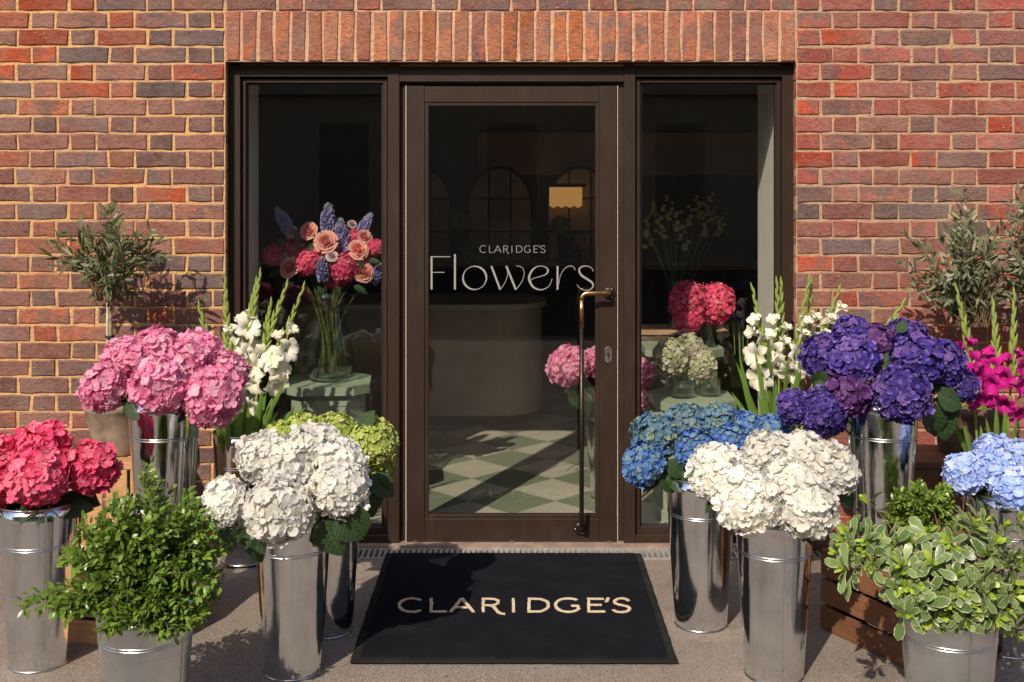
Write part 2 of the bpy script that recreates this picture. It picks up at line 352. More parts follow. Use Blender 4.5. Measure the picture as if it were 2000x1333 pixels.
# ------------------------------------------------------------------ brick walls
ROW0 = 2.3317; PITCH = .0752
XL, XR = -1.239, 1.228                             # edges of the opening
ZLINT = 2.1125
def brick_mesh(wd, ht, seed, dep=.1):
    r = random.Random(seed); mb = MB(); n = max(1, round(wd/.055)); m = max(1, round(ht/.11))
    ring = [(-.5+k/n, -.5) for k in range(n)]+[(.5, -.5+k/m) for k in range(m)]+[(.5-k/n, .5) for k in range(n)]+[(-.5, .5-k/m) for k in range(m)]
    A, B, C = [], [], []
    for x, z in ring:
        jx, jz = r.gauss(0, .0020), r.gauss(0, .0018)
        A.append(mb.vert((x*wd+jx, dep, z*ht+jz))); B.append(mb.vert((x*wd+jx, .001+r.uniform(0, .002), z*ht+jz)))
        i = .0045+r.uniform(-.0015, .003)
        C.append(mb.vert((x*wd-math.copysign(i, x)*(abs(x) > .49)+jx*.6, -.0035+r.uniform(-.0012, .0012), z*ht-math.copysign(i, z)*(abs(z) > .49)+jz*.6)))
    k = len(ring)
    for j in range(k):
        q = (j+1) % k; mb.f.append((A[j], A[q], B[q], B[j])); mb.f.append((B[j], B[q], C[q], C[j]))
    mb.f.append(tuple(C)); me = mb.mesh('brick', BRICK); return me
BM = {}
def bmesh_for(wd, ht):
    k = (round(wd, 4), round(ht, 4))
    if k not in BM: BM[k] = [brick_mesh(wd, ht, hash(k) % 9999+i) for i in range(5)]
    return R.choice(BM[k])
PAL_L = [((143, 98, 88), 9), ((132, 92, 86), 8), ((150, 102, 88), 6), ((160, 98, 76), 4), ((120, 94, 90), 4), ((168, 80, 54), 1.4), ((148, 92, 80), 5), ((112, 96, 94), 2)]
PAL_R = [((156, 84, 74), 9), ((140, 92, 86), 7), ((164, 82, 66), 6), ((178, 78, 54), 3), ((124, 94, 90), 3), ((148, 98, 86), 5), ((114, 96, 94), 2), ((160, 94, 84), 4)]
PAL_S = [((176, 110, 82), 6), ((168, 98, 74), 5), ((182, 118, 88), 4), ((176, 104, 66), 3), ((158, 98, 80), 3)]
PAL_O = [((172, 84, 58), 5), ((162, 86, 64), 4), ((178, 82, 52), 2)]; PAL_P = [((118, 84, 80), 4), ((108, 82, 80), 3), ((130, 88, 80), 4), ((98, 84, 84), 2)]
def pick(pal):
    c = R.choices([p[0] for p in pal], [p[1] for p in pal])[0]
    k = R.uniform(.92, 1.08); return tuple(min(.9, x*1.02) for x in srgb(*[min(255, q*k) for q in c]))+(1,)
def put_brick(parent, x0, x1, zc, pal, ht=.0665, gap=.009):
    wd = round((x1-x0-gap)/.004)*.004
    wx = (x0+x1)/2+parent.location.x
    if pal is PAL_L and wx < -1.62 and zc > 1.95 and R.random() < .5: pal = PAL_O
    if pal is PAL_L and R.random() < .22: pal = PAL_P
    o = inst('brick', bmesh_for(wd, ht), parent); o.location = ((x0+x1)/2+R.gauss(0, .0008), max(-.0012, min(.0012, R.gauss(0, .0007))), zc+R.gauss(0, .0009))
    o.rotation_euler = (R.gauss(0, .005), R.gauss(0, .0035), R.gauss(0, .002)); o.color = pick(pal); return o
class Bulk:                                        # bricks outside the picture: one joined part
    def __init__(s): s.mb = MB()
    def add(s, x0, x1, zc): 
        s.mb.box(((x0+x1)/2, .046, zc), (x1-x0-.010, .1, .0655))
def course(sgn, k):                                # brick edges running away from the opening
    x = XL if sgn < 0 else XR; out = []; even = k % 2
    seq = ([.055, .1105] if sgn < 0 else [.157]) if not even else ([] if sgn < 0 else [.1065])
    for s_ in seq: out.append((x, x+sgn*s_)); x += sgn*s_
    stretch = True if (sgn < 0 or even) else False
    while abs(x) < 3.25:
        L = (.2255 if stretch else .1115)+R.gauss(0, .0015); out.append((x, x+sgn*L)); x += sgn*L; stretch = not stretch
    return out
def wall(sgn, label, pal, mortar):
    t = thing('brick_wall', label, 'brick wall', ((XL if sgn < 0 else XR), 0, 0)); bulk = Bulk(); ox = t.location.x
    for k in range(-12, 32):
        zc = ROW0-PITCH*(k+.5)
        if k < 0 and k >= -1: pass
        if zc < 0.0: continue
        for a, b in course(sgn, k if k >= 0 else k+100):
            lo, hi = min(a, b), max(a, b)
            if abs(lo+hi)/2 < 2.27 and k >= -1: put_brick(t, lo-ox, hi-ox, zc, pal)
            else: bulk.add(lo-ox, hi-ox, zc)
    ob = bulk.mb.build('brick', BRICK, t, kind='stuff'); ob.color = pick(pal)
    m = MB(); lo, hi = (-3.25, XL) if sgn < 0 else (XR, 3.25)
    n = 60; zs = [ .0 + 3.25*j/90 for j in range(91)]
    xs = [lo+(hi-lo)*j/n for j in range(n+1)]
    rr = random.Random(5+sgn)
    gg = {}
    m.grid(lambda u, v: (u-ox, .0022+(rr.uniform(-.0010, .0010)), v), xs, zs)
    m.span(lo-ox+.004*(sgn > 0), hi-ox-.004*(sgn < 0), .008, .24, 0, 3.25)
    m.build('mortar', mortar, t)
wall(-1, 'purple brown brick wall with yellow mortar left of the doorway', PAL_L, MORTAR_L)
wall(1, 'red brick wall with cream mortar right of the doorway', PAL_R, MORTAR_R)
# lintel: soldier course and the courses above the opening
t = thing('brick_lintel', 'upright soldier course of pinkish bricks above the shopfront', 'lintel', (0, 0, ZLINT))
ns = 35; pw = (XR-XL)/ns
for k in range(ns):
    a = XL+k*pw
    o = inst('brick', bmesh_for(.060, .216), t); o.location = (a+pw/2+R.gauss(0, .0008), max(-.001, min(.001, R.gauss(0, .0006))), .112); o.rotation_euler = (R.gauss(0, .0012), R.gauss(0, .006), R.gauss(0, .004)); o.color = pick(PAL_S)
PAL_T = [((132, 90, 82), 6), ((146, 96, 84), 5), ((120, 88, 84), 3), ((152, 92, 76), 3)]
bulk = Bulk()
for k in range(-12, 0):
    zc = ROW0-PITCH*(k+.5)-ZLINT; x = XL; st = bool(k % 2); x -= 0
    while x < XR-.02:
        L = min(.2255 if st else .1115, XR-x)
        if L < .05: break
        if k == -1: put_brick(t, x, x+L, zc, PAL_T)
        else: bulk.add(x, x+L, zc)
        x += L; st = not st
ob = bulk.mb.build('brick', BRICK, t, kind='stuff'); ob.color = pick(PAL_T)
m = MB(); m.grid(lambda u, v: (u, .0022+R.uniform(-.0008, .0008), v), [XL+.0005+(XR-XL-.001)*j/90 for j in range(91)], [.003+1.13*j/34 for j in range(35)])
m.span(XL+.001, XR-.001, .008, .24, .004, 1.13); m.build('mortar', mat_mortar('mortar_pink', (.62, .40, .26), (.54, .33, .22)), t)

# ------------------------------------------------------------------ shopfront frame, windows, door
def fbox(name, x0, x1, y0, y1, Yf, dep, mat, parent, org):
    a = P(x0, y1, Yf); b = P(x1, y0, Yf); mb = MB(); e = .0016
    lo = Vector((a.x, Yf, a.z))-Vector(org); hi = Vector((b.x, Yf+dep, b.z))-Vector(org)
    # bevelled front edges
    i = [mb.vert(p) for p in ((lo.x, hi.y, lo.z), (hi.x, hi.y, lo.z), (hi.x, hi.y, hi.z), (lo.x, hi.y, hi.z),
        (lo.x, lo.y+e, lo.z), (hi.x, lo.y+e, lo.z), (hi.x, lo.y+e, hi.z), (lo.x, lo.y+e, hi.z),
        (lo.x+e, lo.y, lo.z+e), (hi.x-e, lo.y, lo.z+e), (hi.x-e, lo.y, hi.z-e), (lo.x+e, lo.y, hi.z-e))]
    for q in ((3, 2, 1, 0), (8, 9, 10, 11)): mb.f.append(tuple(i[k] for k in q))
    for j in range(4):
        k = (j+1) % 4; mb.f.append((i[j], i[k], i[4+k], i[4+j])); mb.f.append((i[4+j], i[4+k], i[8+k], i[8+j]))
    return mb.build(name, mat, parent)
org = (0, .06, 0)
sf = thing('shopfront_frame', 'dark bronze metal shopfront frame with two tall side windows', 'window frame', org)
for a, b in ((446, 469), (1528, 1551)): fbox('jamb', a, b, 127, 1069, .06, .09, FRAME, sf, org)
for a, b in ((757, 780), (1219, 1241)): fbox('mullion', a, b, 127, 1069, .058, .10, FRAME, sf, org)
for a, b, c, d in ((469, 757, 128, 150), (780, 1219, 130, 160), (1241, 1528, 128, 150)): fbox('head_rail', a, b, c, d, .061, .088, FRAME, sf, org)
for a, b in ((469, 757), (1241, 1528)): fbox('sill', a, b, 1046, 1069, .061, .088, FRAME, sf, org)
for a, b in ((469, 757), (1241, 1528)):
    l = a+3 if a < 900 else a+1; rgt = b-1 if a < 900 else b-3
    s = fbox('sash', l, l+8, 155, 1044, .082, .05, FRAME, sf, org); fbox('sash', rgt-8, rgt, 155, 1044, .082, .05, FRAME, sf, org)
    fbox('sash', l+8, rgt-8, 155, 162, .082, .05, FRAME, sf, org); fbox('sash', l+8, rgt-8, 1030, 1044, .082, .05, FRAME, sf, org)
    fbox('gasket', l+8, l+11, 162, 1030, .094, .03, GASKET, sf, org); fbox('gasket', rgt-11, rgt-8, 162, 1030, .094, .03, GASKET, sf, org)
    fbox('gasket', l+11, rgt-11, 162, 166, .094, .03, GASKET, sf, org); fbox('gasket', l+11, rgt-11, 1026.5, 1030, .094, .03, GASKET, sf, org)
    p0 = P(l+9, 1029, .104); p1 = P(rgt-9, 163, .104); mb = MB(); mb.span(p0.x, p1.x, .044, .050, p0.z, p1.z); mb.build('pane', GLASS, sf)
    fbox('back_fillet', a, l, 150, 1046, .10, .03, GASKET, sf, org); fbox('back_fillet', rgt, b, 150, 1046, .10, .03, GASKET, sf, org)
    fbox('back_fillet', l, rgt, 150, 155, .10, .03, GASKET, sf, org); fbox('back_fillet', l, rgt, 1044, 1046, .10, .03, GASKET, sf, org)
for a, b in ((780, 791.5), (1208, 1219)): fbox('door_stop', a, b, 160, 1064, .088, .06, FRAME, sf, org)
fbox('door_stop', 791.5, 1208, 160, 166, .093, .05, GASKET, sf, org)
for a, b in ((792, 794), (1205.6, 1207.4)):
    fbox('brush_seal', a, b, 168, 1062, .079, .02, SEAL, sf, org)

org = (P(1205, 1060, .075).x, .075, .02)
dr = thing('shop_door', 'glazed dark bronze shop door with long brass pull handle and white lettering', 'door', org)
fbox('stile', 795, 829, 168, 1060, .072, .05, FRAME, dr, org); fbox('stile', 1171, 1204.5, 168, 1060, .072, .05, FRAME, dr, org)
fbox('top_rail', 829, 1171, 169, 200, .074, .05, FRAME, dr, org); fbox('bottom_rail', 829, 1171, 1014, 1060, .074, .05, FRAME, dr, org)
for a, b, c, d in ((829, 837, 200, 1014), (1163, 1171, 200, 1014)): fbox('glazing_bead', a, b, c, d, .078, .03, FRAME, dr, org)
fbox('glazing_bead', 837, 1163, 200, 207, .079, .03, FRAME, dr, org); fbox('glazing_bead', 837, 1163, 1006, 1014, .079, .03, FRAME, dr, org)
YP = .088
p0 = P(832, 1011, YP); p1 = P(1168, 203, YP); mb = MB(); mb.span(p0.x-org[0], p1.x-org[0], YP-org[1], YP-org[1]+.006, p0.z-org[2], p1.z-org[2]); mb.build('pane', GLASS, dr)
# handle
YH = .012
def W(x, y, Y): return P(x, y, Y)-Vector(org)
top = W(1186, 573, YH); cor = W(1136, 573, YH); bot = W(1136, 1030, YH)
mb = MB(); pts = [W(1190, 573, .072), W(1190, 573, .03), W(1188.5, 573, .017), W(1184, 573, YH), W(1150, 573, YH)]
c0 = W(1148, 585, YH)
for k in range(7):
    a = rad(90+15*k); r_ = S(12, YH); pts.append(c0+Vector((math.cos(a)*r_, 0, math.sin(a)*r_)))
mb.tube(pts, .0098, 12)
hd = mb.build('pull_handle', BRASS, dr, True)
mb = MB(); mb.tube([W(1136, 586, YH), W(1136, 610, YH), W(1136, 640, YH)], [.0098, .0099, .0099], 12); mb.build('grip', BRASS, hd, True)
mb = MB(); mb.tube([W(1136, 640, YH), W(1136, 900, YH), W(1136, 1022, YH), W(1136, 1030, .014), W(1135, 1033, .03), W(1135, 1033, .072)], .0099, 12); mb.build('grip', BRONZE, hd, True)
for x, y in ((1190, 573), (1133, 1033)):
    c = W(x, y, .072); mb = MB()
    mb.lathe([(0, .008), (.020, .008), (.0265, .0055), (.0275, 0)], 28); o = mb.build('rosette', BRONZE, hd, True, M=Matrix.Translation(c) @ Matrix.Rotation(rad(90), 4, 'X'))
    for a in (60, 180, 300):
        mb = MB(); mb.lathe([(0, .0105), (.0022, .0102), (.0032, .008)], 8); mb.build('screw', STEELK, hd, True, M=Matrix.Translation(c+Vector((.0205*math.cos(rad(a)), 0, .0205*math.sin(rad(a))))) @ Matrix.Rotation(rad(90), 4, 'X'))
c = W(1188, 693.5, .072); mb = MB(); hw, hh = .0165, .0205
prof = [(hw*math.cos(rad(a)), hh+hw*math.sin(rad(a))) for a in range(0, 181, 15)]+[(hw*math.cos(rad(a)), -hh+hw*math.sin(rad(a))) for a in range(180, 361, 15)]
for lo, hi, k in ((0, -.005, 1.0),):
    A = [mb.vert((x, 0, z)) for x, z in prof]; B = [mb.vert((x*.98, -.004, z*.99)) for x, z in prof]; C = [mb.vert((x*.90, -.006, z*.95)) for x, z in prof]
    n = len(prof)
    for j in range(n):
        q = (j+1) % n; mb.f.append((A[j], B[j], B[q], A[q])); mb.f.append((B[j], C[j], C[q], B[q]))
    mb.f.append(tuple(C))
le = mb.build('lock_escutcheon', STEELK, dr, M=Matrix.Translation(c))
mb = MB(); mb.lathe([(0, .0075), (.0055, .0075), (.0075, .006)], 16, (0, 0, 0)); mb.span(-.0035, .0035, -.017, -.004, .004, .0074)
mb.build('keyhole', BLACK, le, M=Matrix.Translation((0, 0, .004)) @ Matrix.Rotation(rad(90), 4, 'X'))

# ---- lettering: ribbons with varying width
def ribbon(mb, pts, wds, th=.0012):
    n = len(pts); L, Rr = [], []
    for k in range(n):
        t = pts[min(k+1, n-1)]-pts[max(k-1, 0)]; t.normalize(); nn = Vector((-t.y, t.x)); h = wds[k]/2
        L.append(pts[k]+nn*h); Rr.append(pts[k]-nn*h)
    A = [mb.vert((p.x, p.y, th)) for p in L]; B = [mb.vert((p.x, p.y, th)) for p in Rr]
    A0 = [mb.vert((p.x, p.y, 0)) for p in L]; B0 = [mb.vert((p.x, p.y, 0)) for p in Rr]
    for k in range(n-1):
        mb.f.append((A[k], B[k], B[k+1], A[k+1])); mb.f.append((A0[k], A[k], A[k+1], A0[k+1])); mb.f.append((B[k], B0[k], B0[k+1], B[k+1]))
    mb.f.append((A[0], A0[0], B0[0], B[0])); mb.f.append((A[-1], B[-1], B0[-1], A0[-1]))
def cat(ps, n=8):                                  # Catmull-Rom through the points
    ps = [Vector(p) for p in ps]; q = [ps[0]*2-ps[1]]+ps+[ps[-1]*2-ps[-2]]; out = []
    for i in range(1, len(q)-2):
        a, b, c, d = q[i-1:i+3]
        for k in range(n):
            t = k/n; out.append(.5*((2*b)+(c-a)*t+(2*a-5*b+4*c-d)*t*t+(3*b-a-3*c+d)*t**3))
    out.append(ps[-1]); return out
def arc(cx, cy, rx, ry, a0, a1, n=18): return [(cx+rx*math.cos(rad(a0+(a1-a0)*k/n)), cy+ry*math.sin(rad(a0+(a1-a0)*k/n))) for k in range(n+1)]
GL = {'C': [arc(.56, .5, .52, .5, 48, 312)], 'L': [[(.06, 1), (.06, 0)], [(.0, .03), (1, .03)]],
 'A': [[(.03, 0), (.5, 1)], [(.5, 1), (.97, 0)], [(.2, .34), (.8, .34)]],
 'R': [[(.07, 1), (.07, 0)], [(.03, .97)]+arc(.42, .735, .3, .235, 90, -90)+[(.07, .5)], cat([(.36, .5), (.52, .38), (.66, .08), (.8, -.09), (1.0, -.15)])],
 'I': [[(.5, 1), (.5, 0)]], 'D': [[(.06, 1), (.06, 0)], [(.02, .97)]+arc(.42, .5, .54, .47, 90, -90)+[(.02, .03)]],
 'G': [arc(.54, .5, .52, .5, 50, 330), [(.93, .46), (.93, .2)], [(.66, .45), (.97, .45)]],
 'E': [[(.08, 1), (.08, 0)], [(.0, .97), (.95, .97)], [(.08, .52), (.82, .52)], [(.0, .03), (1, .03)]],
 "'": [[(.75, 1.03), (.35, .74)]], 'S': [cat([(.90, .82), (.72, .96), (.45, 1.0), (.16, .86), (.14, .66), (.42, .53), (.78, .42), (.95, .24), (.80, .05), (.5, -.01), (.2, .04), (.05, .16)])]}
def words(parent, conv, boxes, wpx, mat, th, Mf, ragged=0):
    for ch, x0, x1, y0, y1 in boxes:
        mb = MB()
        for st in GL[ch]:
            if ragged and len(st) < 4: st = [Vector(st[i_]).lerp(Vector(st[i_+1]), k/10) for i_ in range(len(st)-1) for k in range(10)]+[Vector(st[-1])]
            pp = [(x0+(x1-x0)*p[0], y1+(y0-y1)*p[1]) for p in st]
            q = [conv(*p) for p in pp]
            ww = []
            for k in range(len(pp)):
                a = pp[max(k-1, 0)]; b = pp[min(k+1, len(pp)-1)]; dx, dy = abs(b[0]-a[0]), abs(b[1]-a[1]); v = dy/(dx+dy+1e-9)
                ww.append((wpx[0]*(1-v)+wpx[1]*v))
            if ragged: ww = [x*R.uniform(.86, 1.14) for x in ww]; q = [v+Vector((R.gauss(0, ragged), R.gauss(0, ragged))) for v in q]
            ribbon(mb, q, ww, th+R.uniform(0, .0002))
        mb.build('letter', mat, parent, M=Mf)
# door glass
YL = .0868
def cdoor(x, y): v = P(820+x/5.556, 460+y/5.556, YL); return Vector((v.x, v.z))
dM = Matrix.Translation(-Vector(org)) @ Matrix.Translation((0, YL, 0)) @ Matrix.Rotation(rad(90), 4, 'X')
u = S(1/5.556, YL)
CB = [('C', 648, 722), ('L', 752, 798), ('A', 804, 886), ('R', 905, 972), ('I', 992, 1006), ('D', 1045, 1113), ('G', 1133, 1203), ('E', 1235, 1280), ("'", 1287, 1299), ('S', 1308, 1362)]
words(dr, cdoor, [(c, a, b, 112, 188) for c, a, b in CB], (5*u, 6.5*u), VINYL, .0008, dM)
def glyph(strokes):
    mb = MB()
    for st, wd in strokes:
        q = [cdoor(*p) for p in st]; n = len(q); wd = wd*.84 if not hasattr(wd, '__len__') else [x*.84 for x in wd]
        ww = [wd*u]*n if not hasattr(wd, '__len__') else [u*(lambda s_, i: wd[i]+(wd[min(i+1, len(wd)-1)]-wd[i])*(s_-i))(k/(n-1)*(len(wd)-1), int(k/(n-1)*(len(wd)-1))) for k in range(n)]
        ribbon(mb, q, ww, .0008+R.uniform(0, .0003))
    mb.build('letter', VINYL, dr, M=dM)
glyph([([(127, 228), (127, 588)], 25), ([(115, 233), (330, 233)], 11), ([(139, 402), (267, 402)], 9)])
glyph([([(381, 205), (381, 588)], 25)])
ob = [(595+127*math.cos(rad(a)), 462-126*math.sin(rad(a))) for a in range(0, 361, 8)]
glyph([(ob, [17+9*math.cos(2*rad(a-33)) for a in range(0, 361, 8)])])
glyph([([(776, 334), (873, 590)], 25), (cat([(876, 588), (925, 510), (950, 440), (952, 390)]), 7), ([(938, 334), (1042, 590)], 25), (cat([(1045, 588), (1105, 505), (1132, 420), (1118, 360), (1085, 338), (1044, 333)]), 8)])
glyph([(cat([(1436, 473), (1405, 545), (1350, 583), (1290, 588), (1225, 555), (1185, 470), (1215, 385), (1270, 341), (1320, 334), (1375, 352), (1390, 385), (1370, 422), (1310, 445), (1240, 465), (1212, 482), (1204, 502)]), [8, 8, 11, 18, 25, 29, 23, 12, 9, 14, 24, 14, 9, 8, 8, 7])])
glyph([([(1494, 334), (1494, 590)], 24), (cat([(1506, 535), (1528, 430), (1572, 362), (1628, 333), (1668, 345), (1687, 378)]), [6, 7, 8, 10, 9, 8])])
glyph([(cat([(1882, 393), (1862, 354), (1805, 333), (1750, 345), (1728, 380), (1752, 432), (1815, 475), (1870, 515), (1878, 556), (1850, 588), (1800, 596), (1742, 578), (1704, 536)]), [8, 9, 12, 17, 22, 26, 27, 24, 17, 12, 9, 8, 8])])

# ------------------------------------------------------------------ threshold, drain, mat
mb = MB(); mb.span(XL, XR, .022, .16, -.02, .016); tag(mb.build('door_threshold', STONE), 'pinkish stone threshold strip under the door', 'threshold')
dg = thing('drain_grate', 'narrow slotted metal drain grate along the foot of the shopfront', 'drain', (0, -.045, 0))
mb = MB(); mb.span(-3.2, 3.2, -.067, -.055, -.03, .006); mb.build('rail', STEELG, dg); mb = MB(); mb.span(-3.2, 3.2, .054, .067, -.03, .006); mb.build('rail', STEELG, dg)
mb = MB(); mb.span(-3.2, 3.2, -.067, .067, -.09, -.07); mb.build('channel', DARK, dg)
mb = MB()
for k in range(268): x = -3.19+k*.0238; mb.span(x, x+.0115, -.055, .054, -.012, .0045)
mb.build('grate_bars', STEELG, dg, kind='stuff')

def G(x, y): D = F*EYE/(y-HY); return Vector(((x-1000)*D/F, D-DW))
c = [G(684.5, 1301), G(1315, 1298.5), G(1255, 1084), G(756, 1085)]
dm = thing('door_mat', 'black rubber edged entrance mat with cream hotel name in front of the door', 'doormat', ((c[0].x+c[1].x)/2, c[0].y, 0))
o2 = Vector((dm.location.x, dm.location.y))
mx0, mx1 = (c[0].x+c[3].x)/2-.005, (c[1].x+c[2].x)/2+.005; my0, my1 = (c[0].y+c[1].y)/2, (c[2].y+c[3].y)/2
def rslab(mb, x0, x1, y0, y1, z0, z1, e, jit=0):
    n = 40; top = []
    def edge(xa, ya, xb, yb): return [(xa+(xb-xa)*k/n+R.uniform(-jit, jit), ya+(yb-ya)*k/n+R.uniform(-jit, jit)) for k in range(n)]
    ring = edge(x0, y0, x1, y0)+edge(x1, y0, x1, y1)+edge(x1, y1, x0, y1)+edge(x0, y1, x0, y0)
    cx, cy = (x0+x1)/2, (y0+y1)/2
    A = [mb.vert((x, y, z0)) for x, y in ring]; B = [mb.vert((x+(cx-x)*e/abs(x1-x0)*2, y+(cy-y)*e/abs(y1-y0)*2, z1)) for x, y in ring]; k = len(ring)
    for j in range(k): mb.f.append((A[j], A[(j+1) % k], B[(j+1) % k], B[j]))
    mb.f.append(tuple(B))
mb = MB(); rslab(mb, mx0-o2.x, mx1-o2.x, my0-o2.y, my1-o2.y, .0065, .0095, .006, .0012); mb.build('rubber_border', MATED, dm)
mb = MB(); rslab(mb, mx0-o2.x+.028, mx1-o2.x-.028, my0-o2.y+.03, my1-o2.y-.012, .0097, .0145, .004, .0015); mb.build('carpet_pile', MATBLK, dm)
def cmat(x, y): v = G(760+x/4, 1150+y/4+1.5); return v-o2
MBX = [('C', 72, 264), ('L', 322, 448), ('A', 475, 665), ('R', 722, 905), ('I', 945, 997), ('D', 1083, 1253), ('G', 1297, 1490), ('E', 1550, 1685), ("'", 1685, 1722), ('S', 1745, 1887)]
words(dm, cmat, [(a, b, c_, 103, 210) for a, b, c_ in MBX], (.0140, .0108), MATLET, .003, Matrix.Translation((0, 0, .0142)), .0007)

# ------------------------------------------------------------------ crates
def crate(label, corner, dirx, L, Wd, H, mat, group=None, upright=False):
    ang = math.atan2(dirx[1], dirx[0]); t = thing('wooden_crate', label, 'crate', (corner[0], corner[1], 0), ang, group)
    th = .010
    def plank(name, c, d):
        mb = MB(); c = Vector(c); mb.box((0, 0, 0), d); o = mb.build(name, mat, t); o.location = c+Vector((R.gauss(0, .0008), R.gauss(0, .0008), 0)); o.rotation_euler = (R.gauss(0, .004), R.gauss(0, .004), R.gauss(0, .003))
        bv = o.modifiers.new('edge', 'BEVEL'); bv.width = .0018; bv.segments = 1; return o
    if not upright:
        n = 3; gap = .012; h = (H-.012-gap*(n-1))/n
        for k in range(n):
            z = h/2+k*(h+gap)
            plank('slat', (L/2, th/2, z), (L, th, h)); plank('slat', (L/2, Wd-th/2, z), (L, th, h))
            plank('slat', (th/2+.0005, Wd/2, z), (th, Wd-2*th-.002, h)); plank('slat', (L-th/2-.0005, Wd/2, z), (th, Wd-2*th-.002, h))
        m = 4; g2 = .008; wd = (Wd-g2*(m-1))/m
        for k in range(m): plank('top_slat', (L/2, wd/2+k*(wd+g2), H-.006), (L-.002, wd, .0115))
    else:
        n = 4; gap = .012; wd = (L-gap*(n-1))/n
        for k in range(n): plank('slat', (wd/2+k*(wd+gap), th/2, (H-.03)/2), (wd, th, H-.03))
        n = 3; wd = (Wd-2*th-gap*(n-1)-.004)/n
        for k in range(n):
            for x in (th/2+.0005, L-th/2-.0005): plank('slat', (x, th+.002+wd/2+k*(wd+gap), (H-.03)/2), (th, wd, H-.03))
        for k in range(3):
            w3 = (Wd-.016)/3; plank('top_slat', (L/2, w3/2+k*(w3+.008), H-.015), (L+.004, w3, .028))
    for x in (.03, L-.03):
        for y in (.03, Wd-.03): plank('corner_post', (x, y, H/2-.012), (.034, .034, H-.04))
    return t
CRL_T = .285
crate('low wooden crate under the bucket of pink hydrangeas', (-1.551, -.985), (.359, -.076), .367, .37, CRL_T, WOODL, 'crates')
crate('low brown slatted crate under the bucket of purple hydrangeas', (1.108, -.852), (.478, -.878), .5, .31, CRL_T, WOODR, 'crates')
crate('wooden crate stood on end under the left olive pot', (-1.80, -.42), (1, 0), .37, .31, .487, WOODL, 'upright crates', True)
crate('brown crate stood on end under the right olive pot', (1.592, -.42), (1, 0), .44, .31, .487, WOODR, 'upright crates', True)

# ------------------------------------------------------------------ buckets
BH, BRT, BRB = .54, .128, .094
def bucket_parts(H, rt, rb, zr, dull):
    rr = lambda z: rb+(rt-rb)*(z/H)
    body = MB()
    prof = [(0, .006), (rb-.004, .006), (rb, .0)]
    prof = [(rb-.003, 0.0), (rb, .003), (rb+.0006, .012)]
    for k in range(1, 13): z = .012+(H-.012)*k/12; prof.append((rr(z), z))
    inner = [(rr(z)-.0015, z) for z in [H-(H-.014)*k/6 for k in range(7)]]+[(0, .014)]
    body.lathe([(0, .001)]+prof+inner, 64)
    rim = MB(); n = 8; rim.lathe([(rt+.0003+.0027*math.cos(6.2832*k/n), H+.0027*math.sin(6.2832*k/n)) for k in range(n+1)], 64)
    rings = []
    for z in zr:
        mb = MB(); mb.lathe([(rr(z-.0028)-.0004, z-.0028), (rr(z)+.0013, z-.0012), (rr(z)+.0016, z), (rr(z)+.0013, z+.0012), (rr(z+.0028)-.0004, z+.0028)], 64); rings.append(mb.mesh('ring', ZRIM, True))
    foot = MB(); foot.lathe([(rb-.002, -.0), (rb+.0022, .0005), (rb+.0026, .004), (rb+.0004, .0065)], 64)
    seam = MB(); a = 0
    for k in range(2):
        z = .01 if k == 0 else H-.004
        for dx in (-.004, .004): seam.vert((dx, -rr(z)-.0009, z))
    seam.f.append((0, 1, 3, 2))
    hand = MB(); hz = H-.016
    hand.tube([(math.sin(s_)*(rt+.001), -math.cos(s_)*(rt+.001), hz-.026*(abs(s_)/.24)**2*1.0+.012) for s_ in [(-.24+.06*k) for k in range(9)]], .0022, 6)
    mt = ZINC2 if dull else ZINC
    return dict(body=body.mesh('body', mt, True), rim=rim.mesh('rim', ZRIM, True), rings=rings, foot=foot.mesh('foot', ZRIM, True), seam=seam.mesh('seam', mt), handle=hand.mesh('handle', ZRIM, True), H=H, rt=rt, rb=rb)
TALL = bucket_parts(BH, BRT, BRB, (.403, .411), False); SHORT = bucket_parts(.35, .142, .113, (.263, .271), True)
def bucket(kind, label, x, y, z=0.0, rz=0.0, group='tall metal flower buckets', seam=0.0, sc_=1.0):
    t = thing('flower_bucket', label, 'bucket', (x, y, z), rz, group); t.scale = (sc_,)*3
    inst('body', kind['body'], t); inst('rim', kind['rim'], t); inst('foot', kind['foot'], t)
    for m_ in kind['rings']: inst('ring', m_, t)
    inst('seam', kind['seam'], t, Matrix.Rotation(seam, 4, 'Z')); inst('handle', kind['handle'], t, Matrix.Rotation(seam+rad(4), 4, 'Z'))
    return dict(x=x, y=y, z=z, rt=kind['rt'], H=kind['H'], t=t)
def at(px, D): return (px-1000)*D/F
B = {}
B['hot'] = bucket(TALL, 'tall metal bucket of hot pink hydrangeas at the far left', at(76, 3.89), 3.89-DW, 0, 0, seam=.55)
B['pink'] = bucket(TALL, 'shiny metal bucket of pink hydrangeas on the left crate', at(321, 4.2), 4.2-DW, CRL_T+.001, .4, seam=-.6)
B['whiteL'] = bucket(TALL, 'tall metal bucket of white hydrangeas left of the mat', at(572, 3.83), 3.83-DW, 0, 0, seam=.18)
B['lime'] = bucket(TALL, 'tall metal bucket of lime green hydrangeas behind the left white ones', at(637, 4.167), 4.167-DW, 0, 0, seam=2)
B['gladL'] = bucket(TALL, 'metal bucket of white gladioli against the left window jamb', at(476, 4.90), 4.90-DW, .008, 0, seam=1.5, sc_=1.0)
B['blue'] = bucket(TALL, 'tall metal bucket of blue green hydrangeas right of the mat', at(1369, 4.226), 4.226-DW, 0, 0, seam=0)
B['whiteR'] = bucket(TALL, 'tall metal bucket of white hydrangeas at the front right', at(1512, 3.80), 3.80-DW, 0, 0, seam=.08)
B['gladR'] = bucket(TALL, 'metal bucket of white gladioli behind the blue hydrangeas', at(1527, 4.84), 4.84-DW, .008, 0, seam=1)
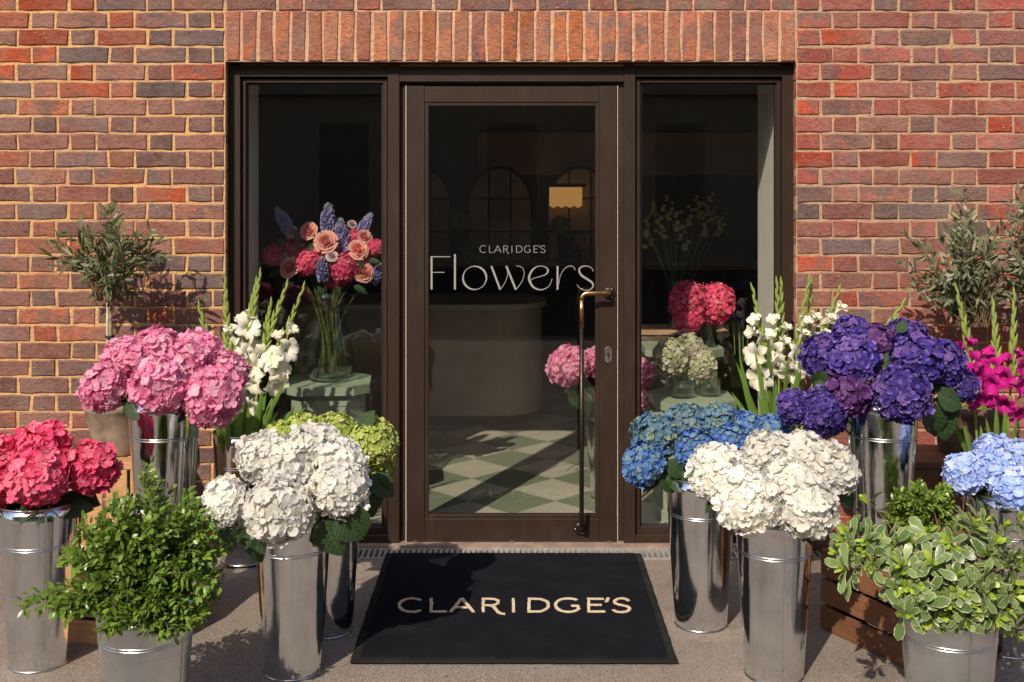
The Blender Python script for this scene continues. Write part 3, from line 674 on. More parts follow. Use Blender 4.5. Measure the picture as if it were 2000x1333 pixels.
B['purple'] = bucket(TALL, 'shiny metal bucket of purple hydrangeas on the right crate', at(1723, 4.2), 4.2-DW, CRL_T+.001, 0, seam=2)
B['sky'] = bucket(TALL, 'metal bucket of light blue hydrangeas at the right edge', at(1968, 4.0), 4.0-DW, 0, 0, seam=1)
B['glad_m'] = bucket(TALL, 'metal bucket of magenta gladioli in front of the right olive pot', at(1942, 4.36), 4.36-DW, 0, 0, seam=1)
B['boxL'] = bucket(SHORT, 'wide dull metal bucket holding the boxwood bush at the front left', at(285, 3.455), 3.455-DW, 0, 0, 'wide metal buckets', 1.2)
B['pitt'] = bucket(SHORT, 'wide dull metal bucket holding the variegated foliage at the front right', at(1853, 3.455), 3.455-DW, 0, 0, 'wide metal buckets', .1)

# ------------------------------------------------------------------ hydrangeas
def add_petal(mb, M, L, wd, cup, curl, tone, tb, r, ruf=.0):
    us = (.05, .36, .70, .93, 1.03); hw = (.13, .42, .55, .42, .16); p3 = r.uniform(0, 6.28); sd = r.uniform(.05, .24)
    g_ = []
    for i, u_ in enumerate(us):
        row = []
        for v in (-1, -.45, .45, 1):
            x = u_*L*(1.0 if abs(v) < .9 else .97); y = v*hw[i]*wd
            z = cup*L*u_*u_+curl*L*max(0, u_-.55)*1.6 + (v*v*sd*L*u_) + ruf*L*math.sin(p3+v*2.4+u_*4)*u_
            row.append(mb.vert(M @ Vector((x, y, z)), (tone, min(1, u_), tb)))
        g_.append(row)
    for i in range(4):
        for j in range(3): mb.f.append((g_[i][j], g_[i][j+1], g_[i+1][j+1], g_[i+1][j]))
def head_mesh(N, pl, seed, npet=4):
    r = random.Random(seed); mb = MB(); ga = math.pi*(3-math.sqrt(5))
    lump = [(rvec(r), r.uniform(-.10, .13)) for _ in range(9)]
    def rad_at(d):
        return 1+sum(a*max(0, d.dot(l)-.55)*2 for l, a in lump)
    mb.cur = (.25, .3, .2)
    us = [rad(a) for a in range(0, 181, 20)]; vs = [rad(a) for a in range(0, 361, 24)]
    def cf(a, b):
        d = Vector((math.sin(a)*math.cos(b), math.sin(a)*math.sin(b), math.cos(a))); return d*.80*rad_at(d)*(1 if d.z > -.5 else .8)
    mb.grid(cf, us, vs)
    for k in range(N):
        z = 1-1.84*(k+.5)/N; q = math.sqrt(max(0, 1-z*z)); a = ga*k
        d = Vector((q*math.cos(a), q*math.sin(a), z))+rvec(r)*.10; d.normalize()
        nrm = (d+rvec(r)*.36).normalized(); R0 = rad_at(d)*(1-.10*max(0, -d.z))
        c = d*(R0*(.90+r.uniform(-.10, .085)))
        tone = r.random(); tb = r.random(); L = pl*r.uniform(.84, 1.18); cup = r.uniform(-.12, .42); roll = r.uniform(0, 6.28)
        x0 = rvec(r)
        base = frame_from(x0-nrm*x0.dot(nrm), nrm, c)
        for j in range(npet):
            A = base @ Matrix.Rotation(roll+6.2832*j/npet+r.uniform(-.12, .12), 4, 'Z') @ Matrix.Rotation(r.uniform(-.22, .16), 4, 'Y')
            add_petal(mb, A, L*r.uniform(.9, 1.08), L*.98, cup*r.uniform(.6, 1.2), r.uniform(-.45, .25), min(1, max(0, tone+r.uniform(-.15, .15))), tb, r, .07)
    return mb.mesh('flower_head', HYD['pink'], True)
BIGH = [head_mesh(165, .258, 10+i) for i in range(6)]; FINE = [head_mesh(300, .172, 40+i) for i in range(5)]
def hleaf_mesh(seed):
    r = random.Random(seed); mb = MB(); us = [0, .08, .2, .35, .5, .65, .8, .92, 1.0]; hw = [.02, .19, .33, .40, .39, .32, .205, .09, .0]
    k1, k2 = r.uniform(.25, .55), r.uniform(.05, .25)
    def f(i, v):
        u_ = us[i]; ser = 1+(.06 if i % 2 else -.04)*(abs(v) > .9)
        return Vector((u_-.06*0, v*hw[i]*ser, -k1*u_*u_*.55+abs(v)*hw[i]*k2+.018*math.sin(u_*24)*abs(v)))
    g_ = [[mb.vert(f(i, v), (r.uniform(.2, .8) if 0 else .5, abs(v), us[i])) for v in (-1, -.5, 0, .5, 1)] for i in range(9)]
    for i in range(8):
        for j in range(4): mb.f.append((g_[i][j], g_[i][j+1], g_[i+1][j+1], g_[i+1][j]))
    return mb.mesh('leaf', HLEAF, True)
HL = [hleaf_mesh(i) for i in range(4)]
rh = random.Random(21)
def stem_pts(b, head, rhead):
    base = Vector((b['x'], b['y'], b['z']+.03))
    d = Vector((head.x-b['x'], head.y-b['y'])); k = min(.055, d.length*.5)
    d = d.normalized()*k if d.length > 1e-4 else Vector((0, 0))
    rim = Vector((b['x']+d.x, b['y']+d.y, b['z']+b['H']-.04))
    return base, rim
def hydrangea(b, px, py, rp, dy, mat, label, style='big', group=None, name='hydrangea', up=None, core=None, squash=.94):
    Y = b['y']+dy; c = P(px, py, Y); r_ = S(rp, Y)*.955
    base, rim = stem_pts(b, c, r_)
    ax = (c-rim); ax = ax.normalized() if ax.length > .03 else Vector((0, 0, 1))
    ax = (ax+Vector((0, -.35, .5))).normalized() if up is None else Vector(up).normalized()
    t = thing(name, label, 'flower', base, 0, group)
    me = rh.choice(BIGH if style == 'big' else FINE)
    M_ = frame_from(rvec(rh), ax, c-base, (r_, r_, r_*squash))
    # z axis exactly along ax
    z = ax; x = rvec(rh); x = (x-z*x.dot(z)).normalized(); y = z.cross(x)
    M_ = Matrix((x*r_, y*r_, z*r_*squash)).transposed().to_4x4(); M_.translation = c-base
    inst('flower_head', me, t, M_, HYD[mat], kind='stuff')
    neck = c-ax*r_*.7
    mb = MB(); mb.tube(bez(Vector((0, 0, 0)), rim-base, neck-base, 8), [.0042]*7+[.0035], 6); mb.build('stem', STEM, t, True)
    return dict(t=t, c=c, base=base, rim=rim, neck=neck, r=r_)
def hleaf(fl, p, d, nrm, size, wf=1.0):
    o = inst('leaf', rh.choice(HL), fl['t'], frame_from(d, nrm, Vector(p)-fl['base'], (size, size*wf, size))); return o
def leaf_px(fl, px, py, Y, ang, size, nrm=(0, -.8, .6), back=.0, wf=1.0):    # ang: direction in the picture plane, 0 right, 90 up
    a = rad(ang); hleaf(fl, P(px, py, Y), (math.cos(a), back, math.sin(a)), nrm, size, wf)
def bouquet(key, mat, lst, style, noun, group):
    out = []
    for e in lst:
        px, py, rp, dy, lab = e[:5]; m = e[5] if len(e) > 5 else mat
        out.append(hydrangea(B[key], px, py, rp, dy, m, lab, style, group))
    # leaves collared under the heads
    b = B[key]
    for f in out:
        for k in range(2):
            d = Vector((f['neck'].x-b['x'], f['neck'].y-b['y'], 0))+rvec(rh)*.07; d.z = rh.uniform(-.05, .03)
            d.normalize(); p = f['rim'].lerp(f['neck'], rh.uniform(.45, .8)); hleaf(f, p, d+Vector((0, 0, -.15)), (0, 0, 1), rh.uniform(.075, .11))
    return out
hot = bouquet('hot', 'hot', [
 (4, 890, 44, .07, 'hot pink hydrangea cut by the left picture edge, upper of two'), (83, 874, 55, .05, 'topmost hot pink hydrangea in the far left bucket'),
 (2, 940, 54, -.05, 'hot pink hydrangea cut by the left picture edge, lower of two'), (176, 916, 55, .0, 'rightmost hot pink hydrangea beside the olive crate'),
 (76, 932, 64, -.10, 'large hot pink hydrangea at the front of its bunch')], 'big', 'hot', 'hot pink hydrangeas')
leaf_px(hot[3], 136, 890, -1.17, 25, .07); leaf_px(hot[3], 140, 965, -1.13, -20, .10)
leaf_px(hot[4], 110, 985, -1.18, -5, .12); leaf_px(hot[4], 40, 985, -1.18, 180, .10)
pink = bouquet('pink', 'pink', [
 (303, 682, 47, .07, 'pink hydrangea at the back left top of the crate bunch'), (250, 704, 52, .02, 'pink hydrangea between the olive trunk and the front heads'),
 (388, 690, 50, .06, 'topmost right pink hydrangea beside the white gladioli'), (368, 712, 47, -.02, 'pink hydrangea in the middle of the crate bunch'),
 (444, 728, 42, .02, 'rightmost pink hydrangea against the white gladioli'), (205, 756, 50, -.05, 'leftmost pale pink hydrangea above the clay pot'),
 (312, 752, 58, -.12, 'pink hydrangea front and centre over the bucket rim'), (412, 776, 60, -.09, 'lowest pink hydrangea drooping right of the bucket')], 'big', 'pink', 'pink hydrangeas')
leaf_px(pink[5], 246, 795, -.94, -30, .08); leaf_px(pink[7], 372, 800, -.92, 200, .09); leaf_px(pink[6], 250, 780, -.90, -60, .09)
lime = bouquet('lime', 'lime', [
 (650, 846, 46, .10, 'lime green hydrangea peeking over the white heads, middle one'), (592, 852, 48, .08, 'lime green hydrangea peeking over the white heads, left of middle'),
 (548, 862, 42, .05, 'leftmost lime green hydrangea behind the white heads'), (727, 864, 53, -.02, 'large lime green hydrangea right of the white heads'),
 (738, 902, 38, .02, 'lowest lime green hydrangea beside the door mullion')], 'fine', 'lime', 'lime hydrangeas')
for p in ((705, 840, 60, .08), (725, 930, -40, .11), (712, 950, -75, .12), (690, 965, -60, .11), (735, 935, -80, .09)): leaf_px(lime[3], p[0], p[1], -.93, p[2], p[3])
wl = bouquet('whiteL', 'white', [
 (612, 876, 55, .09, 'topmost white hydrangea in the left white bunch'), (515, 892, 54, .07, 'white hydrangea at the upper left of the left white bunch'),
 (566, 916, 54, .02, 'cream white hydrangea in the middle of the left white bunch'), (662, 908, 54, .05, 'white hydrangea at the upper right of the left white bunch'),
 (440, 975, 47, -.02, 'leftmost white hydrangea above the dark bucket foot'), (444, 1000, 38, -.05, 'low white hydrangea at the far left of the left white bunch'),
 (660, 955, 58, -.06, 'rightmost white hydrangea of the left bunch, over the big leaf'), (545, 998, 70, -.13, 'largest white hydrangea at the front of the left bunch')], 'big', 'white', 'white hydrangeas left')
for p in ((630, 1018, -62, .135, 6), (655, 1010, -40, .12, 6), (688, 985, -75, .12, 6), (500, 1048, -70, .10, 7), (478, 1015, -55, .13, 4), (455, 1028, -110, .10, 4), (585, 1020, -80, .10, 6), (480, 1040, -35, .11, 7)):
    leaf_px(wl[p[4]], p[0], p[1], -1.30, p[2], p[3], (rh.uniform(-.3, .3), -.9, rh.uniform(.1, .6)))
blue = bouquet('blue', 'blue', [
 (1342, 836, 52, .07, 'teal blue hydrangea at the top left of the blue bunch', 'teal'), (1400, 832, 48, .09, 'greenish blue hydrangea at the very top of the blue bunch', 'teal'),
 (1452, 842, 46, .07, 'blue hydrangea behind the right white heads'), (1505, 846, 42, .06, 'rightmost blue hydrangea below the purple ones'),
 (1285, 852, 52, .02, 'muted blue hydrangea at the upper left of the blue bunch', 'teal'), (1258, 908, 47, -.06, 'leftmost low blue hydrangea beside the door jamb'),
 (1362, 882, 46, -.05, 'vivid blue hydrangea at the front of the blue bunch'), (1430, 870, 44, -.01, 'blue hydrangea half hidden by the white heads')], 'fine', 'blue', 'blue hydrangeas')
for p in ((1300, 905, -30, .09, 5), (1315, 920, -65, .09, 6), (1335, 920, -110, .08, 6), (1300, 935, -15, .10, 5), (1290, 925, -50, .09, 5), (1345, 930, -70, .09, 6)): leaf_px(blue[p[4]], p[0], p[1], -.88, p[2], p[3])
wr = bouquet('whiteR', 'white', [
 (1500, 893, 52, .09, 'white hydrangea at the top centre of the right white bunch'), (1570, 893, 54, .08, 'white hydrangea below the purple bucket'),
 (1625, 918, 54, .03, 'rightmost white hydrangea above the brown crate'), (1398, 925, 57, .0, 'leftmost white hydrangea over the blue bucket'),
 (1545, 945, 52, -.02, 'cream white hydrangea in the middle of the right bunch'), (1458, 978, 68, -.12, 'large white hydrangea at the front left of the right bunch'),
 (1572, 990, 66, -.11, 'large white hydrangea at the front right of the right bunch')], 'big', 'white', 'white hydrangeas right')
for p in ((1640, 960, -40, .08, 2), (1600, 1010, -60, .07, 6), (1505, 1020, -100, .08, 5)): leaf_px(wr[p[4]], p[0], p[1], -1.2, p[2], p[3])
pur = bouquet('purple', 'purple', [
 (1665, 656, 42, .08, 'topmost purple hydrangea left of the bunch centre'), (1768, 664, 45, .08, 'topmost purple hydrangea right of the bunch centre'),
 (1712, 672, 42, .05, 'violet hydrangea tucked in the middle of the purple bunch', 'plum'), (1614, 698, 50, .04, 'blue violet hydrangea at the left of the purple bunch'),
 (1664, 702, 53, -.03, 'large purple hydrangea left of the dark green leaf'), (1790, 702, 56, -.03, 'large purple hydrangea right of the dark green leaf'),
 (1836, 712, 50, .01, 'purple hydrangea at the upper right of the bunch'), (1876, 752, 36, .02, 'rightmost purple hydrangea against the magenta gladioli'),
 (1655, 770, 49, -.07, 'dark plum hydrangea over the bucket rim', 'plum'), (1757, 772, 56, -.12, 'blue purple hydrangea at the front over the bucket'),
 (1552, 796, 36, -.04, 'leftmost small purple hydrangea hanging over the gladioli leaves', 'purple'), (1606, 806, 50, -.08, 'low purple hydrangea hanging left of its bucket')], 'big', 'purple', 'purple hydrangeas')
for p in ((1722, 735, 75, .11, 4), (1735, 735, 40, .10, 5), (1605, 722, -100, .08, 3), (1590, 755, 10, .09, 3), (1815, 790, -70, .13, 9), (1830, 770, -25, .11, 9), (1820, 760, 20, .10, 6), (1835, 785, -55, .12, 6), (1840, 800, -80, .12, 7), (1700, 800, -80, .08, 8), (1720, 805, -60, .08, 9), (1755, 650, 60, .05, 1)):
    leaf_px(pur[p[4]], p[0], p[1], -.90 if p[4] in (8, 9) else -.87, p[2], p[3], (rh.uniform(-.3, .3), -.8, rh.uniform(.2, .7)))
skyb = bouquet('sky', 'sky', [
 (1942, 892, 46, .05, 'topmost light blue hydrangea at the right edge'), (1992, 905, 46, .04, 'light blue hydrangea cut by the right picture edge, upper of two'),
 (1886, 926, 42, -.03, 'leftmost light blue hydrangea above the boxwood sprigs'), (1942, 925, 40, -.02, 'light blue hydrangea in the middle at the right edge'), (1982, 955, 46, -.10, 'light blue hydrangea cut by the right picture edge, lower of two')], 'big', 'sky', 'light blue hydrangeas')
for p in ((1920, 970, -20, .13, 4), (1910, 985, 10, .12, 2), (1935, 980, -50, .12, 4), (1905, 965, -40, .10, 2), (1960, 1000, -30, .12, 4)): leaf_px(skyb[p[4]], p[0], p[1], -1.08, p[2], p[3])

# ------------------------------------------------------------------ gladioli
def bud_mesh(seed):
    r = random.Random(seed); mb = MB(); mb.cur = (r.uniform(.3, .9), .5, .5)
    prof = [(.02, 0), (.13, .12), (.17, .34), (.14, .6), (.075, .83), (.0, 1.0)]
    n = 6; rings = [[mb.vert((z, ra*math.cos(6.283*j/n), ra*.75*math.sin(6.283*j/n)+.05*z*z), (r.uniform(.3, .9)*(.6+.4*z), .5, z)) for j in range(n)] for ra, z in prof]
    for a, b in zip(rings, rings[1:]):
        for j in range(n): mb.f.append((a[j], a[(j+1) % n], b[(j+1) % n], b[j]))
    return mb.mesh('bud', GSTEM, True)
BUD = [bud_mesh(i) for i in range(4)]
def bloom_mesh(seed, opn=1.0):
    r = random.Random(seed); mb = MB()
    for j in range(6):
        a = 6.2832*j/6+r.uniform(-.12, .12); big = 1.0 if j % 2 else .9; ph = r.uniform(0, 6.28); tone = r.random()
        us = [0, .25, .5, .72, .9, 1.0]; inn = (j % 2 == 0); hw = [.05, .15, .28, .40, .36, .13] if inn else [.05, .14, .27, .36, .29, .08]
        ex = [(0, -.75), (.10, -.42), (.30, -.12), (.62, .06), (.92, .04), (1.06, -.06)]
        g_ = []
        for i, u_ in enumerate(us):
            row = []
            rr_, zz = ex[i]; rr_ *= (.55+.45*opn); zz += (1-opn)*.5*u_+(.10*u_ if inn else -.04*u_)+r.uniform(-.05, .05)*u_
            for v in (-1, -.5, 0, .5, 1):
                y = v*hw[i]*big; z = zz+.10*v*v*(1-u_)*1.5+.075*math.sin(ph+v*5.0+u_*6)*u_*u_*(abs(v)+.2)+.10*(1-v*v)*u_*u_*(-1 if inn else .4)
                x = rr_*big*(1-.07*v*v*(u_ > .6))
                row.append(mb.vert((x*math.cos(a)-y*math.sin(a), x*math.sin(a)+y*math.cos(a), z), (min(1, max(0, tone+r.uniform(-.2, .2))), u_, r.random()*.8)))
            g_.append(row)
        for i in range(5):
            for k in range(4): mb.f.append((g_[i][k], g_[i][k+1], g_[i+1][k+1], g_[i+1][k]))
    return mb.mesh('bloom', GLADW, True)
BLO = [bloom_mesh(60+i, o_) for i, o_ in enumerate((1.0, .9, 1.0, .75))]; BLH = [bloom_mesh(80+i, o_) for i, o_ in enumerate((.28, .15))]
rg = random.Random(77)
def gladiolus(b, tip, mid, dy, label, blooms, mat, group, rb=.062, t0=.46, half=(), nb=13, wilt=1.0):
    Y = b['y']+dy; T = P(tip[0], tip[1], Y); Mi = P(mid[0], mid[1], Y-.01)
    base = Vector((b['x']+rg.uniform(-.03, .03), b['y']+rg.uniform(-.03, .03), b['z']+.04))
    rim = Vector((b['x']+max(-.08, min(.08, (Mi.x-b['x'])*.6)), b['y']+max(-.05, min(.05, (Mi.y-b['y'])*.6)), b['z']+b['H']))
    pts = cat3([base, rim, Mi, T]); t = thing('gladiolus', label, 'flower', base, 0, group); n = len(pts)
    mb = MB(); mb.cur = (.35, .5, .5); mb.tube([p-base for p in pts], [.0068-.0046*k/(n-1) for k in range(n)], 7); mb.build('stem', GSTEM, t, True)
    # arc length table over the part above the rim
    i0 = next(k for k in range(n) if pts[k].z >= rim.z-.001); seg = pts[i0:]; L = [0]
    for a, c_ in zip(seg, seg[1:]): L.append(L[-1]+(c_-a).length)
    def on(s_):
        d = s_*L[-1]; k = 0
        while k < len(L)-2 and L[k+1] < d: k += 1
        f = (d-L[k])/max(1e-6, L[k+1]-L[k]); return seg[k].lerp(seg[k+1], f), (seg[k+1]-seg[k]).normalized()
    side = 1
    for k in range(nb):
        s_ = t0+(1-t0)*k/(nb-.2); p, d = on(min(.985, s_)); side = -side
        out = Vector((side*rg.uniform(.7, 1), -rg.uniform(.1, .6), 0)); q = 1-k/nb
        ln = .044+.046*q; dd = d+out*(.26*q+.05); w_ = (.78+.2*q)*rg.uniform(.9, 1.1)
        inst('bud', rg.choice(BUD), t, frame_from(dd, out+Vector((0, -.5, 0)), p-base-d*.006, (ln, ln*w_*.92, ln*w_*.92)))
    for px, py, a in blooms:
        c_ = P(px, py, Y-.03); z = Vector((math.cos(rad(a))*.75, -.75, math.sin(rad(a))*.55)).normalized(); x = rvec(rg); x = (x-z*x.dot(z)).normalized(); y = z.cross(x); q = rb*rg.uniform(.92, 1.1)
        M_ = Matrix((x*q, y*q, z*q)).transposed().to_4x4(); M_.translation = c_-base; inst('bloom', rg.choice(BLO), t, M_, mat)
    for px, py, a in half:
        c_ = P(px, py, Y-.02); z = Vector((math.cos(rad(a)), -.35, math.sin(rad(a)))).normalized(); x = rvec(rg); x = (x-z*x.dot(z)).normalized(); y = z.cross(x); q = rb*.80
        M_ = Matrix((x*q, y*q, z*q*1.15)).transposed().to_4x4(); M_.translation = c_-base; inst('half_open_bloom', rg.choice(BLH), t, M_, mat)
    return dict(t=t, base=base, b=b, Y=Y)
def cat3(ps, n=9):
    q = [ps[0]*2-ps[1]]+ps+[ps[-1]*2-ps[-2]]; out = []
    for i in range(1, len(q)-2):
        a, b, c, d = q[i-1:i+3]
        for k in range(n):
            t = k/n; out.append(.5*((2*b)+(c-a)*t+(2*a-5*b+4*c-d)*t*t+(3*b-a-3*c+d)*t**3))
    out.append(ps[-1]); return out
def sword(fl, a, b, wd, Y0, Y1, bend=0):           # blade from picture point a to b
    p0, p2 = P(a[0], a[1], Y0), P(b[0], b[1], Y1); mid = (p0+p2)/2+Vector((bend, -.01, abs(bend)*.4)); pts = bez(p0, mid, p2, 9); mb = MB(); tn = rg.random()
    nr = Vector((rg.uniform(-.5, .5), -1, .1)); rows = []
    for k, p in enumerate(pts):
        t_ = (pts[min(8, k+1)]-pts[max(0, k-1)]).normalized(); s_ = t_.cross(nr).normalized(); u_ = k/8
        h = wd*(.55+.45*min(1, u_*3))*(1 if u_ < .5 else max(0, 1-((u_-.5)*2)**1.8)); f = nr.normalized()*h*.45
        rows.append([mb.vert(p-s_*h-fl['base'], (tn, 1, u_)), mb.vert(p+f-fl['base'], (tn*.8, 0, u_)), mb.vert(p+s_*h-fl['base'], (tn, 1, u_))])
    for q, r_ in zip(rows, rows[1:]):
        for j in range(2): mb.f.append((q[j], q[j+1], r_[j+1], r_[j]))
    mb.build('leaf', SWORD, fl['t'], True)
b = B['gladL']
GL1 = [gladiolus(b, (439, 536), (447, 690), -.02, 'white gladiolus spike leftmost, against the brick edge', [(452, 682, 160)], GLADW, 'left white gladioli', t0=.45, half=[(449, 648, 80)]),
 gladiolus(b, (509, 530), (484, 680), .0, 'tall white gladiolus spike with blooms beside the window jamb', [(484, 640, 60), (480, 668, 190), (471, 697, 200), (492, 690, 10)], GLADW, 'left white gladioli', t0=.50),
 gladiolus(b, (501, 548), (478, 690), .02, 'white gladiolus spike close behind the tall one at the jamb', [], GLADW, 'left white gladioli', t0=.55, half=[(474, 628, 110), (486, 622, 60)]),
 gladiolus(b, (562, 551), (512, 700), -.02, 'white gladiolus spike with three facing blooms in the middle', [(500, 720, 200), (494, 752, 230), (486, 792, 250), (513, 697, 40)], GLADW, 'left white gladioli', t0=.46),
 gladiolus(b, (530, 590), (506, 715), .02, 'shortest white gladiolus spike in the left bunch', [], GLADW, 'left white gladioli', t0=.5, half=[(512, 680, 70), (500, 700, 130)]),
 gladiolus(b, (595, 556), (530, 730), -.03, 'white gladiolus spike leaning furthest right towards the window', [(563, 684, 20), (545, 722, 10), (541, 752, 320), (530, 700, 120)], GLADW, 'left white gladioli', t0=.42, half=[(545, 662, 100), (566, 648, 50)]),
 gladiolus(b, (387, 590), (430, 760), .0, 'green gladiolus tip rising behind the pink hydrangeas', [], GLADW, 'left white gladioli', t0=.55, nb=8)]
for a_, b_, w_ in (((470, 880), (600, 795), .014), ((480, 880), (560, 740), .013), ((500, 880), (575, 800), .016), ((450, 880), (425, 760), .014), ((470, 880), (470, 740), .016), ((455, 880), (440, 780), .016), ((490, 880), (520, 760), .016), ((500, 890), (545, 800), .017), ((440, 880), (430, 810), .014), ((475, 885), (500, 800), .018), ((510, 880), (535, 770), .012)):
    sword(rg.choice(GL1), a_, b_, w_, b['y']+rg.uniform(-.06, .04), b['y']+rg.uniform(-.10, .02), rg.uniform(-.02, .03))
for k in range(16):
    x_ = 425+k*9; sword(rg.choice(GL1), (x_*.6+188, 900), (x_+rg.uniform(-12, 18), rg.uniform(755, 830)), rg.uniform(.012, .018), b['y']-.09+rg.uniform(-.02, .02), b['y']-.13+rg.uniform(-.03, .03), rg.uniform(-.015, .02))
b = B['gladR']
GL2 = [gladiolus(b, (1469, 559), (1493, 690), -.02, 'leftmost white gladiolus spike in front of the right window', [(1474, 694, 170), (1483, 737, 200)], GLADW, 'right white gladioli', t0=.42, half=[(1476, 630, 120), (1472, 652, 150), (1486, 660, 60)]),
 gladiolus(b, (1517, 546), (1521, 690), .0, 'white gladiolus spike in front of the pale window return', [(1508, 688, 200), (1520, 716, 260)], GLADW, 'right white gladioli', t0=.42, half=[(1510, 655, 120), (1529, 672, 60), (1512, 630, 110)]),
 gladiolus(b, (1526, 548), (1525, 690), .03, 'white gladiolus spike doubled behind the one at the window return', [], GLADW, 'right white gladioli', t0=.5, half=[(1531, 645, 70)]),
 gladiolus(b, (1581, 540), (1552, 700), -.02, 'tallest white gladiolus spike right of the dark jamb', [(1545, 728, 250), (1557, 700, 20)], GLADW, 'right white gladioli', t0=.40, half=[(1570, 630, 60), (1566, 655, 70)]),
 gladiolus(b, (1585, 547), (1575, 700), .03, 'upright white gladiolus spike just right of the tallest', [], GLADW, 'right white gladioli', t0=.44, half=[(1590, 625, 60), (1583, 660, 70)]),
 gladiolus(b, (1641, 561), (1570, 740), .0, 'white gladiolus spike leaning furthest right over the brick', [], GLADW, 'right white gladioli', t0=.36, half=[(1612, 628, 40), (1606, 652, 60), (1618, 622, 50)]),
 gladiolus(b, (1637, 592), (1590, 740), .02, 'short white gladiolus spike just above the purple hydrangeas', [], GLADW, 'right white gladioli', t0=.42, half=[(1634, 632, 40), (1638, 605, 50)]),
 gladiolus(b, (1767, 588), (1640, 780), .06, 'green gladiolus tip rising behind the purple hydrangeas', [], GLADW, 'right white gladioli', t0=.7, nb=7)]
for a_, b_, w_ in (((1490, 870), (1445, 692), .012), ((1500, 870), (1437, 705), .011), ((1510, 880), (1473, 680), .013), ((1480, 870), (1428, 765), .012), ((1520, 880), (1500, 655), .011), ((1530, 880), (1565, 680), .013), ((1500, 880), (1480, 770), .015), ((1515, 880), (1515, 740), .016), ((1525, 890), (1540, 690), .013), ((1540, 890), (1560, 740), .014), ((1540, 890), (1530, 760), .016), ((1505, 890), (1465, 810), .014), ((1485, 880), (1432, 800), .011)):
    sword(rg.choice(GL2), a_, b_, w_, b['y']+rg.uniform(-.06, .04), b['y']+rg.uniform(-.12, .02), rg.uniform(-.03, .02))
b = B['glad_m']
GL3 = [gladiolus(b, (1867, 558), (1892, 690), -.02, 'leftmost magenta gladiolus spike beside the purple hydrangeas', [(1898, 705, 150), (1910, 730, 10), (1908, 782, 300)], GLADM, 'magenta gladioli', .050, .47, half=[(1879, 680, 160), (1892, 672, 70)]),
 gladiolus(b, (1939, 587), (1945, 700), .0, 'magenta gladiolus spike in the middle of its bunch', [(1937, 716, 170), (1936, 750, 200), (1940, 782, 250)], GLADM, 'magenta gladioli', .047, .50, half=[(1934, 692, 120)]),
 gladiolus(b, (1981, 568), (1976, 720), -.02, 'rightmost magenta gladiolus spike with wide green buds', [(1962, 738, 190), (1994, 722, 10), (1992, 755, 350), (1960, 790, 240), (1988, 808, 290)], GLADM, 'magenta gladioli', .050, .45, half=[(1967, 705, 120), (1988, 695, 60)])]
for a_, b_, w_ in (((1895, 900), (1852, 812), .010), ((1900, 900), (1880, 820), .009), ((1935, 900), (1925, 815), .009), ((1945, 890), (1945, 790), .010), ((1960, 890), (1962, 800), .010), ((1925, 900), (1915, 830), .010), ((1975, 890), (1985, 815), .011)):
    sword(rg.choice(GL3), a_, b_, w_, b['y']-.03, b['y']-.05, rg.uniform(-.01, .01))

# ------------------------------------------------------------------ leafy plants
LEAFP = {'box': ((0, .12), (.22, .80), (.52, 1.0), (.82, .68), (1.0, .06)), 'olive': ((0, .12), (.25, .85), (.5, 1.0), (.78, .66), (1.0, .03)), 'pitt': ((0, .08), (.34, .44), (.62, .92), (.86, .80), (1.0, .24))}
def add_leaf(mb, p, d, nrm, L, wd, fold, curl, tone, kind='box', wave=0.0):
    M_ = frame_from(d, nrm, p); rows = []
    for i_, (u_, w_) in enumerate(LEAFP[kind]):
        z = -curl*u_*u_; e = z+fold*w_+(wave if i_ % 2 else -wave); x = u_-(.05 if (kind == 'pitt' and u_ == 1.0) else 0)
        rows.append([mb.vert(M_ @ Vector((x*L, w_*wd, e*L)), (tone, 1, u_)), mb.vert(M_ @ Vector((u_*L, 0, z*L)), (tone*.9, .9 if u_ == 1.0 else 0, u_)), mb.vert(M_ @ Vector((x*L, -w_*wd, (e-2*wave*(1 if i_ % 2 else -1)*.5)*L)), (tone, 1, u_))])
    for a, b_ in zip(rows, rows[1:]): mb.f.append((a[0], a[1], b_[1], b_[0])); mb.f.append((a[1], a[2], b_[2], b_[1]))
def inpoly(x, y, poly):
    c = False; n = len(poly)
    for i in range(n):
        (x1, y1), (x2, y2) = poly[i], poly[i-1]
        if (y1 > y) != (y2 > y) and x < (x2-x1)*(y-y1)/(y2-y1)+x1: c = not c
    return c
